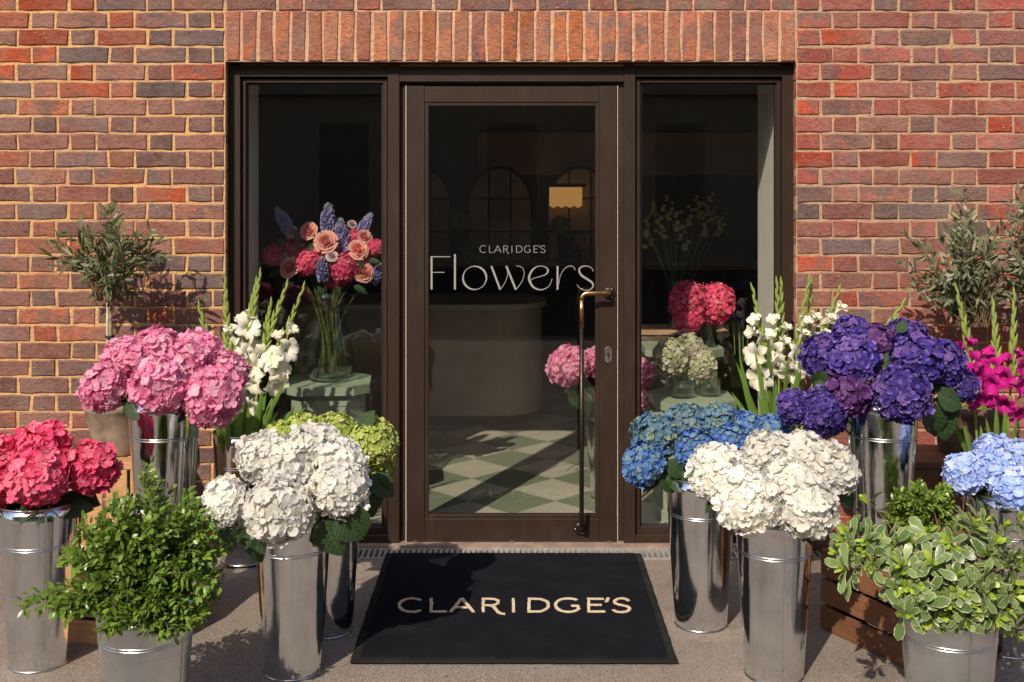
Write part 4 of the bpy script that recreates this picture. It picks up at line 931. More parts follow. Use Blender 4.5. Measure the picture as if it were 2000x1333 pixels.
def bush(name, label, cat_, base, rim, poly, Yc, dep, nsh, per, L, wd, leafmat, seed, group=None, style='box', extra=(), tipmat=None, start=.35, low=None):
    r = random.Random(seed); t = thing(name, label, cat_, base, 0, group); fol = MB(); tw = MB(); tips = MB()
    xs = [p[0] for p in poly]; ys = [p[1] for p in poly]; cx, cy = sum(xs)/len(xs), sum(ys)/len(ys); rx, ry = (max(xs)-min(xs))/2, (max(ys)-min(ys))/2
    ends = []
    while len(ends) < nsh:
        x, y = r.uniform(min(xs), max(xs)), r.uniform(min(ys), max(ys))
        if not inpoly(x, y, poly): continue
        k = ((x-cx)/rx)**2+((y-cy)/ry)**2; h = dep*math.sqrt(max(.06, 1-min(1, k)))
        Y = Yc-h*r.uniform(.75, 1.0) if r.random() < .62 else Yc+h*r.uniform(-.7, .8)
        if low and y > low: Y = Yc-dep*r.uniform(.95, 1.2)
        ends.append(P(x, y, Y))
    for x, y, Y in extra: ends.append(P(x, y, Y))
    for e in ends:
        a = Vector(rim)+Vector((r.uniform(-1, 1)*.06, r.uniform(-1, 1)*.06, -.03)); mid = a.lerp(e, .55)+Vector((0, 0, .05+.06*r.random()+max(0, a.z+.05-e.z)*.9))+rvec(r)*.02
        pts = bez(a, mid, e, 9); tw.tube([p-Vector(base) for p in pts], [.0026-.0018*k/8 for k in range(9)], 4, False)
        out = (e-Vector(rim)).normalized()
        for k in range(per):
            s_ = start+(1-start)*(k+r.random())/per; s_ = min(1, s_**.8); i = min(7, int(s_*8)); p = pts[i].lerp(pts[i+1], s_*8-i); td = (pts[i+1]-pts[i]).normalized()
            side = rvec(r); side = (side-td*side.dot(td)).normalized(); tip = s_ > .9
            if style == 'box':
                d = td*r.uniform(.3, .9)+side*r.uniform(.6, 1); p = p+side*r.uniform(0, .012)
                add_leaf(fol, p-Vector(base), d, side+Vector((0, -.5, 1.0))+rvec(r)*.6, L*r.uniform(.7, 1.2), wd*r.uniform(.8, 1.15), .02, r.uniform(0, .3), min(1, max(0, r.gauss(.42, .25)+.25*tip)))
            elif style == 'olive':
                d = td*r.uniform(.4, 1)+side*r.uniform(.5, 1); add_leaf(fol, p-Vector(base), d, rvec(r)+Vector((0, -.6, .5)), L*r.uniform(.6, 1.2), wd*r.uniform(.8, 1.1), .03, r.uniform(-.1, .3), r.random(), 'olive')
        if style == 'pitt':
            n = per
            for k in range(n):
                ring = k/n; td = (pts[8]-pts[7]).normalized(); td = (td+Vector((0, -.25, .35))+rvec(r)*.25).normalized(); side = rvec(r); side = (side-td*side.dot(td)).normalized()
                back = r.uniform(0, .05)*ring; d = td*(1.1-1.15*ring)+side*(.25+.9*ring)
                yng = ring < .3; LL = L*(.42+.75*ring)*r.uniform(.85, 1.15)
                add_leaf(tips if yng else fol, e-td*(.012+back)-Vector(base), d, td+rvec(r)*.25, LL, LL*wd, .025, r.uniform(.05, .35), min(1, max(0, r.gauss(.45, .28))), 'pitt', .03)
    tw.build('branches', TWIG, t, True, kind='stuff'); fol.build('foliage', leafmat, t, True, kind='stuff')
    if tips.v: tips.build('young_leaves', tipmat, t, True, kind='stuff')
    return t
bb = B['boxL']
bush('boxwood_bush', 'bushy green small leaved boxwood foliage spilling from the front left bucket', 'shrub', (bb['x'], bb['y'], .05), (bb['x'], bb['y'], .35),
 [(288, 915), (250, 955), (205, 985), (150, 1020), (120, 1075), (110, 1120), (75, 1150), (100, 1195), (160, 1215), (225, 1232), (270, 1245), (330, 1250), (385, 1225), (420, 1160), (432, 1110), (438, 1060), (410, 1000), (365, 960), (325, 945)],
 -1.55, .17, 235, 34, .0235, .0060, BOX, 3, low=1125, extra=[(178+k*9.0+(k*37 % 11), 1188+(k*53 % 57), -1.735-(k*29 % 5)*.012) for k in range(25)]+[(400+(k*17 % 36), 1090+k*14, -1.58) for k in range(8)]+[(42, 1178, -1.6), (38, 1190, -1.62), (55, 1165, -1.58), (338, 1248, -1.72), (320, 1240, -1.72), (350, 1230, -1.70), (390, 1216, -1.66), (288, 905, -1.5), (90, 1150, -1.6), (70, 1190, -1.62), (100, 1195, -1.63), (305, 1235, -1.72), (370, 955, -1.5)])
bb = B['pitt']
bush('variegated_pittosporum', 'cream edged variegated foliage spilling from the front right bucket', 'shrub', (bb['x'], bb['y'], .05), (bb['x'], bb['y'], .35),
 [(1650, 1010), (1628, 1075), (1640, 1110), (1690, 1130), (1735, 1145), (1765, 1185), (1825, 1222), (1880, 1232), (1935, 1238), (1985, 1245), (2070, 1200), (2080, 1050), (1990, 1000), (1930, 1010), (1880, 995), (1830, 1030), (1760, 1040), (1700, 1020)],
 -1.55, .17, 74, 15, .066, .205, PITT, 5, low=1110, style='pitt', tipmat=PITTY, extra=[(1745+k*17+(k*37 % 11), 1150+(k*53 % 72), -1.735-(k*29 % 5)*.012) for k in range(14)]+[(1628, 1080, -1.55), (1648, 1040, -1.5), (1690, 975, -1.35), (1700, 1105, -1.7), (1760, 1100, -1.74), (1820, 1100, -1.76), (1790, 1140, -1.75), (1870, 1130, -1.76), (1930, 1130, -1.74), (1850, 1190, -1.74), (1900, 1180, -1.76), (1975, 1190, -1.7), (1990, 1110, -1.7), (1780, 1060, -1.68), (1850, 1060, -1.7), (1950, 1060, -1.66), (1990, 1240, -1.66), (1960, 1215, -1.7)])
# small boxwood in a pot on the right crate
def pot(label, x, y, z, rt, rb, H, mat, top, topname, group=None, name='plant_pot'):
    t = thing(name, label, 'pot', (x, y, z), 0, group); mb = MB()
    mb.lathe([(0, 0), (rb-.004, 0), (rb, .006), (rb+(rt-rb)*.45, H*.45), (rt-.006, H-.035), (rt, H-.030), (rt+.001, H-.003), (rt-.004, H), (rt-.014, H-.002), (rt-.016, H-.03), (rt-.02, H-.06)], 48); mb.build('body', mat, t, True)
    mb = MB(); rr = random.Random(9)
    def sf_(a, b_): q = a*(rt-.014); return Vector((q*math.cos(b_), q*math.sin(b_), H-.022+.016*(1-a*a)+rr.uniform(-.004, .004)))
    mb.grid(sf_, [k/8 for k in range(9)], [rad(12*k) for k in range(31)]); mb.build(topname, top, t, False)
    return t
pot('small dark pot on the brown crate behind the variegated foliage', 1.381, -1.055, CRL_T+.001, .075, .055, .12, POTR, SOIL, 'soil')
bush('boxwood_bush', 'small yellow green boxwood sprigs on the brown crate', 'shrub', (1.381, -1.055, CRL_T+.05), (1.381, -1.055, CRL_T+.12),
 [(1725, 985), (1730, 955), (1765, 965), (1790, 935), (1815, 958), (1850, 940), (1868, 975), (1868, 1020), (1840, 1040), (1780, 1040), (1735, 1030)], -1.08, .09, 60, 32, .021, .0046, BOX2, 8, start=.3)
# olive trees
def olive(label, px, Y, zb, trunk_top, poly, n, per, leafmat, seed, dep, L, wd, potargs, extra=(), stake=True, bend=0.0):
    pot(*potargs)
    x = (px-1000)*(DW+Y)/F; base = Vector((x, Y, zb)); tp = P(trunk_top[0], trunk_top[1], Y)
    t = bush('olive_tree', label, 'tree', base, tp, poly, Y, dep, n, per, L, wd, leafmat, seed, style='olive', extra=extra, group='olive trees', start=.25)
    t.name = 'olive_tree'; mb = MB(); pts = bez(base, base.lerp(tp, .5)+Vector((bend, 0, 0)), tp+Vector((0, 0, .05)), 8); mb.tube([p-base for p in pts], [.0105-.003*k/7 for k in range(8)], 10); mb.build('trunk', BARK, t, True)
    if stake:
        mb = MB(); mb.tube([Vector((-.017, -.006, 0)), Vector((-.015, -.006, tp.z-zb+.02))], .0055, 8); mb.build('stake', STAKE, t, True)
        for zf in (.45, .72):
            mb = MB(); mb.lathe([(.019, -.005), (.0205, 0), (.019, .005)], 16, (-.006, -.003, (tp.z-zb)*zf)); mb.build('tie', TIE, t, True)
    return t
YO = -.25
olive('young olive tree with a thin staked trunk left of the doorway', 218, YO, .52, (215, 575),
 [(205, 430), (190, 450), (160, 450), (140, 470), (130, 500), (150, 520), (170, 545), (195, 565), (215, 580), (240, 565), (260, 545), (290, 520), (305, 500), (305, 470), (285, 455), (260, 455), (235, 440)], 44, 10, OLIVE, 11, .15, .060, .0070,
 ('weathered grey clay pot of the left olive tree', (232-1000)*(DW+YO)/F, YO, .488, .140, .092, .215, POTL, SOIL, 'soil'), extra=[(208, 398, -.25), (215, 405, -.27), (205, 412, -.22), (225, 428, -.25), (95, 500, -.28), (92, 485, -.25), (105, 520, -.3), (110, 470, -.22), (130, 450, -.25), (315, 475, -.25), (312, 500, -.28), (305, 440, -.22), (150, 440, -.25), (180, 590, -.25), (255, 575, -.25)])
olive('dense grey green olive tree right of the doorway', 1895, YO, .52, (1893, 622),
 [(1880, 385), (1850, 400), (1842, 440), (1840, 480), (1835, 510), (1820, 540), (1800, 570), (1830, 590), (1870, 610), (1910, 620), (1950, 605), (1975, 585), (1985, 555), (1965, 520), (1950, 480), (1935, 440), (1920, 410), (1900, 385)], 84, 12, OLIVE2, 12, .15, .050, .0066,
 ('dark clay pot with moss under the right olive tree', (1893-1000)*(DW+YO)/F, YO, .488, .142, .118, .20, POTR, MOSS, 'moss'), stake=False, extra=[(1882, 360, -.25), (1870, 375, -.27), (1885, 372, -.22), (1765, 460, -.25), (1755, 505, -.28), (1785, 480, -.27), (1770, 520, -.25), (1800, 500, -.3), (1790, 550, -.27), (1775, 560, -.25), (1805, 590, -.27), (1815, 520, -.3), (1990, 570, -.27), (1960, 440, -.25), (1970, 430, -.27), (1800, 475, -.25)])
pot('dark clay pot of the olive tree at the right picture edge', 2.24, -.25, .0, .15, .12, .34, POTR, MOSS, 'moss')
bush('olive_tree', 'olive branches reaching in at the right picture edge', 'tree', (2.24, -.25, .30), (2.24, -.25, 1.02), [(1985, 370), (1975, 400), (1972, 440), (1968, 480), (1965, 530), (1975, 560), (2000, 590), (2090, 600), (2110, 450), (2060, 380), (2000, 365)], -.25, .14, 80, 14, .050, .0070, OLIVE2, 14, group='olive trees', style='olive', start=.25, extra=[(1983, 372, -.25), (1992, 365, -.25), (1975, 395, -.25)])
mb = MB(); mb.tube([(0, 0, 0), (.005, 0, .4), (0, 0, .75)], [.011, .009, .008], 10); mb.build('trunk', BARK, bpy.data.objects['olive_tree.002'], True)

# ------------------------------------------------------------------ shop interior
ZF = .02
fl = thing('shop_floor', 'green and cream checkerboard tile floor inside the shop', 'floor', (0, .695, ZF)); del fl['category']; fl['kind'] = 'structure'
TD = .4243; mb = MB(); h = TD/2
mb.f.append(tuple(mb.vert(p) for p in ((-h+.0012, 0, 0), (0, -h+.0012, 0), (h-.0012, 0, 0), (0, h-.0012, 0)))); TM = {0: mb.mesh('tile', TILEG), 1: mb.mesh('tile', TILEC)}
for i in range(-4, 5):
    for j in range(-2, 9):
        for k in (0, 1):
            x = (i+.5*k)*TD; y = (j+.5*k)*TD
            if -.5 < y < 3.9 and abs(x) < 2.0: o = inst('tile', TM[k], fl); o.location = (x, y, .001)
mb = MB(); mb.span(-2.6, 2.6, -.53, 4.2, -.05, -.0008); mb.build('grout', GROUT, fl)
def st(name, mbx, mat, label): return tag(mbx.build(name, mat), label, kind='structure')
YB = 4.7
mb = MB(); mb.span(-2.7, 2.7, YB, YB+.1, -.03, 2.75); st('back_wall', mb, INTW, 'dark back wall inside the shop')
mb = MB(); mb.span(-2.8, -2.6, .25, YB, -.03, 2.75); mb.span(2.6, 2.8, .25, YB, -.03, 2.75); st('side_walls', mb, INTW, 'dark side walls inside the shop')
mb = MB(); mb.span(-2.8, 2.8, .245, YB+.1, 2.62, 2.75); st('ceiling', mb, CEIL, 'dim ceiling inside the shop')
mb = MB(); mb.span(XL-.01, XL+.035, .152, .50, .0, 2.3); mb.span(XR-.035, XR+.01, .152, .62, .0, 2.3)
st('window_return', mb, RETW, 'pale inner return walls beside the shop windows')
mb = MB(); mb.span(-2.7, XL-.012, .25, .30, 0, 2.62); mb.span(XR+.012, 2.7, .25, .30, 0, 2.62); mb.span(XL-.01, XR+.01, .25, .30, 2.16, 2.62); st('front_wall', mb, RETW, 'inside face of the shop front wall')
mb = MB(); mb.span(-.28, 2.55, YB-.06, YB-.002, 1.62, 1.97); st('facade_reflection', mb, INTB, 'brown band painted in for the reflected street facade')  # solid brown band added as the opposite facade's reflection
# counter with a rounded end
def ring2(x0, x1, y0, y1, r_, n=10):
    pts = [(x0, y0)]+[(x1-r_+r_*math.sin(rad(90*k/n)), y0+r_-r_*math.cos(rad(90*k/n))) for k in range(n+1)]+[(x1-r_+r_*math.cos(rad(90*k/n)), y1-r_+r_*math.sin(rad(90*k/n))) for k in range(n+1)]+[(x0, y1)]
    return pts
def prism(mb, pts, z0, z1):
    A = [mb.vert((x, y, z0)) for x, y in pts]; Bv = [mb.vert((x, y, z1)) for x, y in pts]; n = len(pts)
    for j in range(n): q = (j+1) % n; mb.f.append((A[j], A[q], Bv[q], Bv[j]))
    mb.f.append(tuple(Bv)); mb.f.append(tuple(reversed(A)))
ct = thing('shop_counter', 'pale round ended sales counter inside the door', 'counter', (-.6, 2.42, ZF))
mb = MB(); prism(mb, ring2(-.9, .80, .0, .66, .3), .06, .74); mb.build('body', COUNT, ct)
mb = MB(); prism(mb, ring2(-.9, .77, .02, .64, .29), .002, .0595); mb.build('plinth', SHELF, ct)
mb = MB(); prism(mb, ring2(-.92, .83, -.03, .69, .32), .7405, .775); mb.build('worktop', CTOP, ct)
# arched display niches on the back wall
GRIDM = plain('niche_black_bar', (.01, .009, .008), .5)
for x0, lab in ((-.66, 'arched display niche at the back, left of the lettering'), (.0, 'arched display niche at the back, behind the small hotel name'), (.66, 'arched display niche at the back, with a glowing scalloped blind')):
    hw = .265; xc = x0-.10; yv = YB-.12; a = thing('display_niche', lab, 'niche', (xc, yv, .9), 0, 'arched niches')
    mb = MB(); zt = .45; pts = [(-hw, 0)]+[(-hw*math.cos(rad(9*k)), zt+hw*1.25*math.sin(rad(9*k))) for k in range(21)]+[(hw, 0)]
    f_ = [mb.vert((x, 0, z)) for x, z in pts]; g_ = [mb.vert((x, .04, z)) for x, z in pts]; n = len(pts)
    for j in range(n): q = (j+1) % n; mb.f.append((f_[j], g_[j], g_[q], f_[q]))
    mb.f.append(tuple(f_)); mb.build('back_panel', ARCH, a)
    for bx in (-.09, .09): mb = MB(); mb.span(bx-.006, bx+.006, -.014, -.001, 0, zt+hw*1.15); mb.build('glazing_bar', GRIDM, a)
    for z in (.52, .25): mb = MB(); mb.span(-hw, hw, -.018, -.002, z, z+.014); mb.build('shelf', SHELF, a)
    mb = MB(); mb.tube([(x, -.004, z) for x, z in pts], .012, 6); mb.build('surround', SHELF, a)
t_ = NT('awning_reflection'); em = t_.n('Emission', {}, Color=(.85, .42, .12), Strength=.36); LIT = t_.end(em)  # emissive colour painted in for a scalloped street awning's reflection
bl = thing('awning_reflection', 'glowing amber scalloped blind seen deep inside the shop', 'blind', P(1105, 402, 4.4))
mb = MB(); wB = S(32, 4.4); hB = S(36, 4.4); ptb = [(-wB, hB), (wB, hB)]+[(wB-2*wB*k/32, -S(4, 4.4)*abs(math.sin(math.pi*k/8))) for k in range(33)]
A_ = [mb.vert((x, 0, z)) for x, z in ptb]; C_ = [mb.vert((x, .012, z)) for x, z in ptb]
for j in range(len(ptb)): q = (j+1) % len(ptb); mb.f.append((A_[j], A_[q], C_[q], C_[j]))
mb.f.append(tuple(reversed(A_))); mb.build('reflection_panel', LIT, bl)
mb = MB(); mb.span(-wB-.02, wB+.03, .0, .03, hB, hB+.03); mb.build('rail', SHELF, bl)  # rail added over the glowing reflection panel

# plinths
def octo(hw, ch): return [(-hw+ch, -hw), (hw-ch, -hw), (hw, -hw+ch), (hw, hw-ch), (hw-ch, hw), (-hw+ch, hw), (-hw, hw-ch), (-hw, -hw+ch)]
def plinth(label, x, y, hw, H, rz, motif=False):
    t = thing('display_plinth', label, 'plinth', (x, y, ZF+.002), rz, 'mint plinths'); ch = hw*.36
    mb = MB(); prism(mb, octo(hw, ch), .05, H-.055); mb.build('body', MINT, t)
    mb = MB(); prism(mb, octo(hw+.018, ch), 0, .0495); mb.build('base', MINT, t)
    mb = MB(); prism(mb, octo(hw+.012, ch), H-.0545, H-.040); prism(mb, octo(hw+.03, ch+.01), H-.0395, H); mb.build('cap', MINT, t)
    if motif:
        w_ = hw-ch; z0 = H-.09
        for k, x0 in enumerate((-w_*.62, 0, w_*.62)):
            mb = MB(); q = w_*.26
            mb.tube([(x0-q, -hw, z0-.14), (x0-q, -hw, z0), (x0+q, -hw, z0), (x0+q, -hw, z0-.14)], .005, 4); mb.build('moulding', MINTD, t)
        mb = MB(); mb.tube([(w_*.62*math.cos(rad(a)), -hw, z0-.14-.06*math.sin(rad(a))) for a in range(0, 181, 20)], .005, 4); mb.build('moulding', MINTD, t)
        for sx in (-1, 1): mb = MB(); mb.span(sx*w_*.93-.004, sx*w_*.93+.004, -hw-.005, -hw+.001, .06, H-.07); mb.build('moulding', MINTD, t)
    return t
YPL = .52; xL = (642-1000)*(DW+YPL)/F
plinth('mint green octagonal plinth in the left window under the glass vase', xL, YPL, .168, .625, rad(5), True)
xR = (1351-1000)*(DW+.50)/F
plinth('mint green octagonal plinth in the right window under the pale hydrangeas', xR, .50, .160, .555, 0)
xR2 = (1330-1000)*(DW+1.02)/F
plinth('taller mint plinth behind in the right window', xR2, 1.02, .17, .72, 0)
# glass vases and bouquets
def vase(label, x, y, z, prof, group='glass vases', water=None, n=36):
    t = thing('glass_vase', label, 'vase', (x, y, z), 0, group); mb = MB()
    inner = [(max(.001, r_-.004), z_) for r_, z_ in reversed(prof)]; inner[-1] = (0, prof[0][1]+.008)
    mb.lathe([(0, prof[0][1])]+prof+inner, n); mb.build('body', VASE, t, True); return t
zt = ZF+.625+.002
vase('tall clear glass vase on the left plinth', xL, YPL, zt, [(.065, 0), (.10, .02), (.122, .09), (.118, .16), (.09, .25), (.072, .32), (.072, .36), (.10, .42)])
BV = dict(x=xL, y=YPL, z=zt, rt=.07, H=.40)
def stems(bv, n, seed, spread, Ht, grp_t):
    r = random.Random(seed)
    mb = MB()
    for k in range(n):
        a = r.uniform(0, 6.28); q = r.uniform(.3, 1)*spread; b0 = Vector((math.cos(a)*q, math.sin(a)*q, .02)); b2 = Vector((-math.cos(a+r.uniform(-.5, .5))*.035, -math.sin(a)*.035, Ht)); mb.tube(bez(b0, (b0+b2)*.5, b2, 5), .0034, 5)
    return mb
def rose_mesh(seed):
    r = random.Random(seed); mb = MB()
    for ring, (n, rr_, hh, lean) in enumerate(((3, .10, .66, -.25), (4, .22, .68, -.12), (5, .36, .66, .05), (5, .52, .60, .35), (6, .68, .48, .8), (6, .80, .34, 1.3))):
        for j in range(n):
            a0 = 6.2832*(j+.5*(ring % 2))/n+r.uniform(-.15, .15); sp = 5.2/n; tn = max(0, min(1, .15+.17*ring+r.uniform(-.1, .1)))
            def f(u_, v):
                a = a0+v*sp*.72*(1-.25*u_); q = rr_*(.35+.65*math.sqrt(u_))+lean*.20*u_*u_+(.05*u_ if abs(v) > .8 else 0); z = -.35+hh*u_*(1.1 if abs(v) < .8 else .93)
                if ring > 2 and u_ > .9: z -= .10
                return Vector((q*math.cos(a), q*math.sin(a), z))
            mb.grid(f, (0, .4, .75, 1), (-1, -.5, 0, .5, 1), lambda u_, v: (tn, u_, tn*.8))
    mb.cur = (.05, .3, .0); mb.lathe([(.17, -.3), (.16, .10), (.10, .24), (0, .28)], 9)
    return mb.mesh('rose_head', ROSE, True)
RM = [rose_mesh(i) for i in range(3)]
def spike_mesh(seed):
    r = random.Random(seed); mb = MB()
    for k in range(80):
        z = -1+2*(k+.5)/80; q = .50*math.sqrt(max(.02, 1-((z+.25)/1.27)**2))*(.75 if z > .6 else 1); a = 2.39996*k; d = Vector((math.cos(a), math.sin(a), .35)).normalized(); c = Vector((math.cos(a)*q, math.sin(a)*q, z))*r.uniform(.86, 1.06)
        L = .36*(1-.5*max(0, z))*r.uniform(.8, 1.15); tn = r.random(); tb = max(0, min(1, .5*z+.35+r.uniform(-.2, .2))); b0 = frame_from(Vector((0, 0, 1)), d+rvec(r)*.4, c)
        for j in range(5): add_petal(mb, b0 @ Matrix.Rotation(6.2832*j/5+r.random()*.3, 4, 'Z') @ Matrix.Rotation(r.uniform(-.5, .1), 4, 'Y'), L, L*.9, .3, .1, tn, tb, r, .06)
    mb.cur = (.2, .2, .2); mb.lathe([(0, -1), (.3, -.6), (.34, 0), (.2, .6), (0, .98)], 10)
    return mb.mesh('flower_head', HYD['pink'], True)
SPK = [spike_mesh(i) for i in range(3)]
GRP = 'flowers in the left window vase'; VSTEM = plain('vase_stem', (.13, .15, .03), .6, var=.4)
def simple_flower(name, bv, px, py, rp, dy, me, mat, label, group, tilt, sz=(1, 1, 1), kind=None):
    c = P(px, py, bv['y']+dy); q = S(rp, bv['y']+dy); base = Vector((bv['x'], bv['y'], bv['z']+.03)); t = thing(name, label, 'flower', base, 0, group)
    z = Vector(tilt).normalized(); x = rvec(rh); x = (x-z*x.dot(z)).normalized(); y = z.cross(x); M_ = Matrix((x*q*sz[0], y*q*sz[1], z*q*sz[2])).transposed().to_4x4(); M_.translation = c-base
    inst('flower_head', me, t, M_, mat, kind=kind); mb = MB(); rim = Vector((rh.uniform(-.03, .03), rh.uniform(-.03, .03), bv['H']-.05))
    foot = Vector((rh.uniform(-.06, .06), rh.uniform(-.05, .05), 0)); mb.tube(bez(foot, rim, c-base-z*q*sz[2]*.6, 8), .0026, 5); mb.build('stem', VSTEM, t, True); return dict(t=t, base=base, c=c)
for px, py, rp, dy, lab in ((602, 451, 18, .0, 'peach rose at the upper left of the vase bouquet'), (636, 472, 23, -.08, 'large peach rose in the middle of the vase bouquet'), (564, 522, 22, -.07, 'peach rose at the lower left of the vase bouquet'),
    (700, 488, 20, -.05, 'peach rose at the right of the vase bouquet'), (710, 531, 21, -.05, 'peach rose lowest at the right of the vase bouquet'), (713, 463, 15, .0, 'small peach rose at the upper right of the vase bouquet')):
    simple_flower('rose', BV, px, py, rp, dy, rh.choice(RM), ROSE, lab, GRP, ((px-640)/120, -1.1, .5))
for px, py, rp, dy, lab in ((569, 454, 13, .0, 'mauve rose bud at the upper left of the vase bouquet'), (550, 504, 13, .0, 'mauve rose at the far left of the vase bouquet'), (648, 500, 12, -.10, 'small mauve rose in the centre of the vase bouquet'), (688, 438, 9, .05, 'tiny mauve bud between the lilac spikes')):
    simple_flower('rose', BV, px, py, rp, dy, rh.choice(RM), MAUVE, lab, GRP, ((px-640)/120, -.9, .6))
for px, py, rp, dy, lab in ((601, 515, 26, -.05, 'hot pink hydrangea left of centre in the vase bouquet'), (672, 525, 28, -.05, 'hot pink hydrangea right of centre in the vase bouquet'), (690, 466, 17, .02, 'small hot pink hydrangea above the right roses'), (735, 484, 17, .0, 'hot pink hydrangea at the far right of the vase bouquet'), (535, 500, 22, .03, 'shaded hot pink hydrangea at the far left of the vase bouquet'), (655, 545, 22, .0, 'low hot pink hydrangea under the vase bouquet'), (640, 500, 34, .06, 'hot pink hydrangea hidden behind the roses'), (575, 490, 26, .08, 'hot pink hydrangea behind the left peach roses'), (705, 510, 30, .08, 'hot pink hydrangea behind the right peach roses')):
    simple_flower('hydrangea', BV, px, py, rp, dy, rh.choice(FINE), HYD['hot'], lab, GRP, ((px-640)/100, -.7, .6), kind='stuff')
for px, py, rp, dy, tl, lab in ((553, 430, 13, .02, (-.6, 0, 1), 'lilac flower spike leaning left in the vase bouquet'), (640, 428, 15, .05, (.05, 0, 1), 'tallest lilac flower spike in the vase bouquet'), (668, 455, 14, -.02, (-.1, -.2, 1), 'lilac spike beside the large peach rose'), (714, 438, 12, .04, (.5, 0, 1), 'lilac flower spike leaning right in the vase bouquet'), (630, 525, 13, -.10, (0, -.6, 1), 'low lilac spike at the front of the vase bouquet'), (738, 533, 11, .0, (.4, -.3, .8), 'lilac spike cut by the door mullion')):
    simple_flower('delphinium', BV, px, py, rp*1.9, dy, rh.choice(SPK), HYD['lilac'], lab, GRP, tl, (.66, .66, 1.0), 'stuff')
fx = simple_flower('leafy_sprig', BV, 590, 480, 3, .0, FINE[0], HYD['lime'], 'green leaves tucked among the roses in the vase', GRP, (0, -.5, 1), kind='stuff')
for px, py, a, sz in ((600, 490, 45, .07), (580, 470, 100, .06), (560, 480, 150, .07), (690, 510, -30, .07), (575, 550, -150, .08), (620, 560, -60, .08), (690, 560, -20, .09), (720, 510, 0, .07), (660, 560, -90, .07), (545, 530, 200, .07)): leaf_px(fx, px, py, YPL-.06, a, sz*.85, (rh.uniform(-.5, .5), -.8, rh.uniform(.1, .8)), 0, .62)
# right window
zt2 = ZF+.555+.002
v1 = vase('low clear glass bowl vase on the right plinth', xR-.05, .47, zt2, [(.06, 0), (.066, .01), (.066, .085)])
v2 = vase('second low clear glass vase on the right plinth', xR+.085, .50, zt2, [(.05, 0), (.054, .01), (.054, .085)])
BV1 = dict(x=xR-.05, y=.47, z=zt2, rt=.05, H=.085); BV2 = dict(x=xR+.085, y=.50, z=zt2, rt=.05, H=.085)
for bv, px, py, rp, dy, lab in ((BV1, 1312, 700, 38, -.02, 'pale pink and green hydrangea at the left of the bowl vase'), (BV1, 1345, 688, 36, .03, 'pale hydrangea at the top over the bowl vase'), (BV2, 1365, 712, 34, -.03, 'pale greenish hydrangea at the right over the glass vases')):
    simple_flower('hydrangea', bv, px, py, rp, dy, rh.choice(FINE), HYD['antique'], lab, 'pale window hydrangeas', ((px-1345)/80, -.6, .8), kind='stuff')
zt3 = ZF+.72+.002
v3 = vase('slim tall glass cylinder vase in the right window', (1383-1000)*(DW+.95)/F, .95, zt3, [(.034, 0), (.038, .008), (.038, .24)])
BV3 = dict(x=(1383-1000)*(DW+.95)/F, y=.95, z=zt3, rt=.03, H=.24)
for px, py, rp, dy, lab in ((1345, 592, 41, -.06, 'left hot pink hydrangea in the slim window vase'), (1396, 594, 41, -.03, 'right hot pink hydrangea in the slim window vase'), (1346, 624, 30, -.10, 'lower hot pink hydrangea over the pale ones in the window')):
    simple_flower('hydrangea', BV3, px, py, rp, dy, rh.choice(FINE), HYD['hot'], lab, 'hot pink window hydrangeas', ((px-1370)/80, -.6, .7), kind='stuff')
# inside bucket of pink hydrangeas by the door
B['inside'] = bucket(TALL, 'metal bucket of pink hydrangeas just inside the door', (1190-1000)*(DW+.78)/F, .78, ZF+.002, 0, seam=.4, sc_=.98)
ins = []
for px, py, rp, dy, lab in ((1112, 716, 46, -.03, 'pink hydrangea seen through the door left of the pull handle'), (1172, 708, 40, .02, 'pink hydrangea seen through the door right of the pull handle'), (1250, 730, 32, .0, 'pink hydrangea seen at the left edge of the right window, upper'), (1248, 775, 30, .03, 'pink hydrangea seen at the left edge of the right window, lower')):
    ins.append(hydrangea(B['inside'], px, py, rp, dy, 'pink', lab, 'fine', 'pink hydrangeas inside'))
for px, py, a, s_ in ((1100, 745, -35, .11), (1110, 760, -40, .14), (1150, 770, -60, .10), (1155, 780, -80, .11), (1140, 760, -50, .10)): leaf_px(ins[0 if px < 1130 else 1], px, py, .72, a, s_)
# lemon flowers behind the right window
v4 = vase('tall glass vase of lemon flowers deep in the right window', (1325-1000)*(DW+1.35)/F, 1.35, .78, [(.05, 0), (.055, .01), (.05, .12), (.075, .26)])
mb = MB(); mb.span(-.25, .25, -.2, .2, 0, .755); tt = thing('display_stand', 'dark display stand behind the right window plinths', 'stand', ((1325-1000)*(DW+1.35)/F, 1.35, ZF+.002)); mb.build('body', SHELF, tt)
mb = MB(); mb.span(-.26, .26, -.21, .21, .7555, .757); mb.build('top', INTB, tt)
BV4 = dict(x=(1325-1000)*(DW+1.35)/F, y=1.35, z=.78, rt=.06, H=.26); rl = random.Random(5)
for i, (px, py) in enumerate(((1262, 440), (1280, 415), (1300, 405), (1318, 430), (1292, 445), (1345, 425), (1362, 405), (1385, 400), (1400, 425), (1378, 440), (1340, 468), (1268, 465), (1410, 440))):
    c = P(px, py, 1.35+rl.uniform(-.1, .1)); base = Vector((BV4['x'], 1.35, .80)); t = thing('snapdragon', 'lemon yellow flower spray in the tall vase deep in the right window', 'flower', base, 0, 'lemon flower sprays')
    mb = MB(); mb.tube(bez(Vector((0, 0, 0)), Vector(((c.x-base.x)*.2, 0, .24)), c-base, 8), .0028, 5); mb.build('stem', STEM, t, True)
    for k in range(7):
        p = c-base+Vector((rl.gauss(0, .016), rl.gauss(0, .016), -.05+.018*k)); q = .014-.0011*k+rl.uniform(0, .003); inst('floret', FINE[k % 4], t, Matrix.Translation(p) @ Matrix.Scale(q, 4), HYD['lemon'])
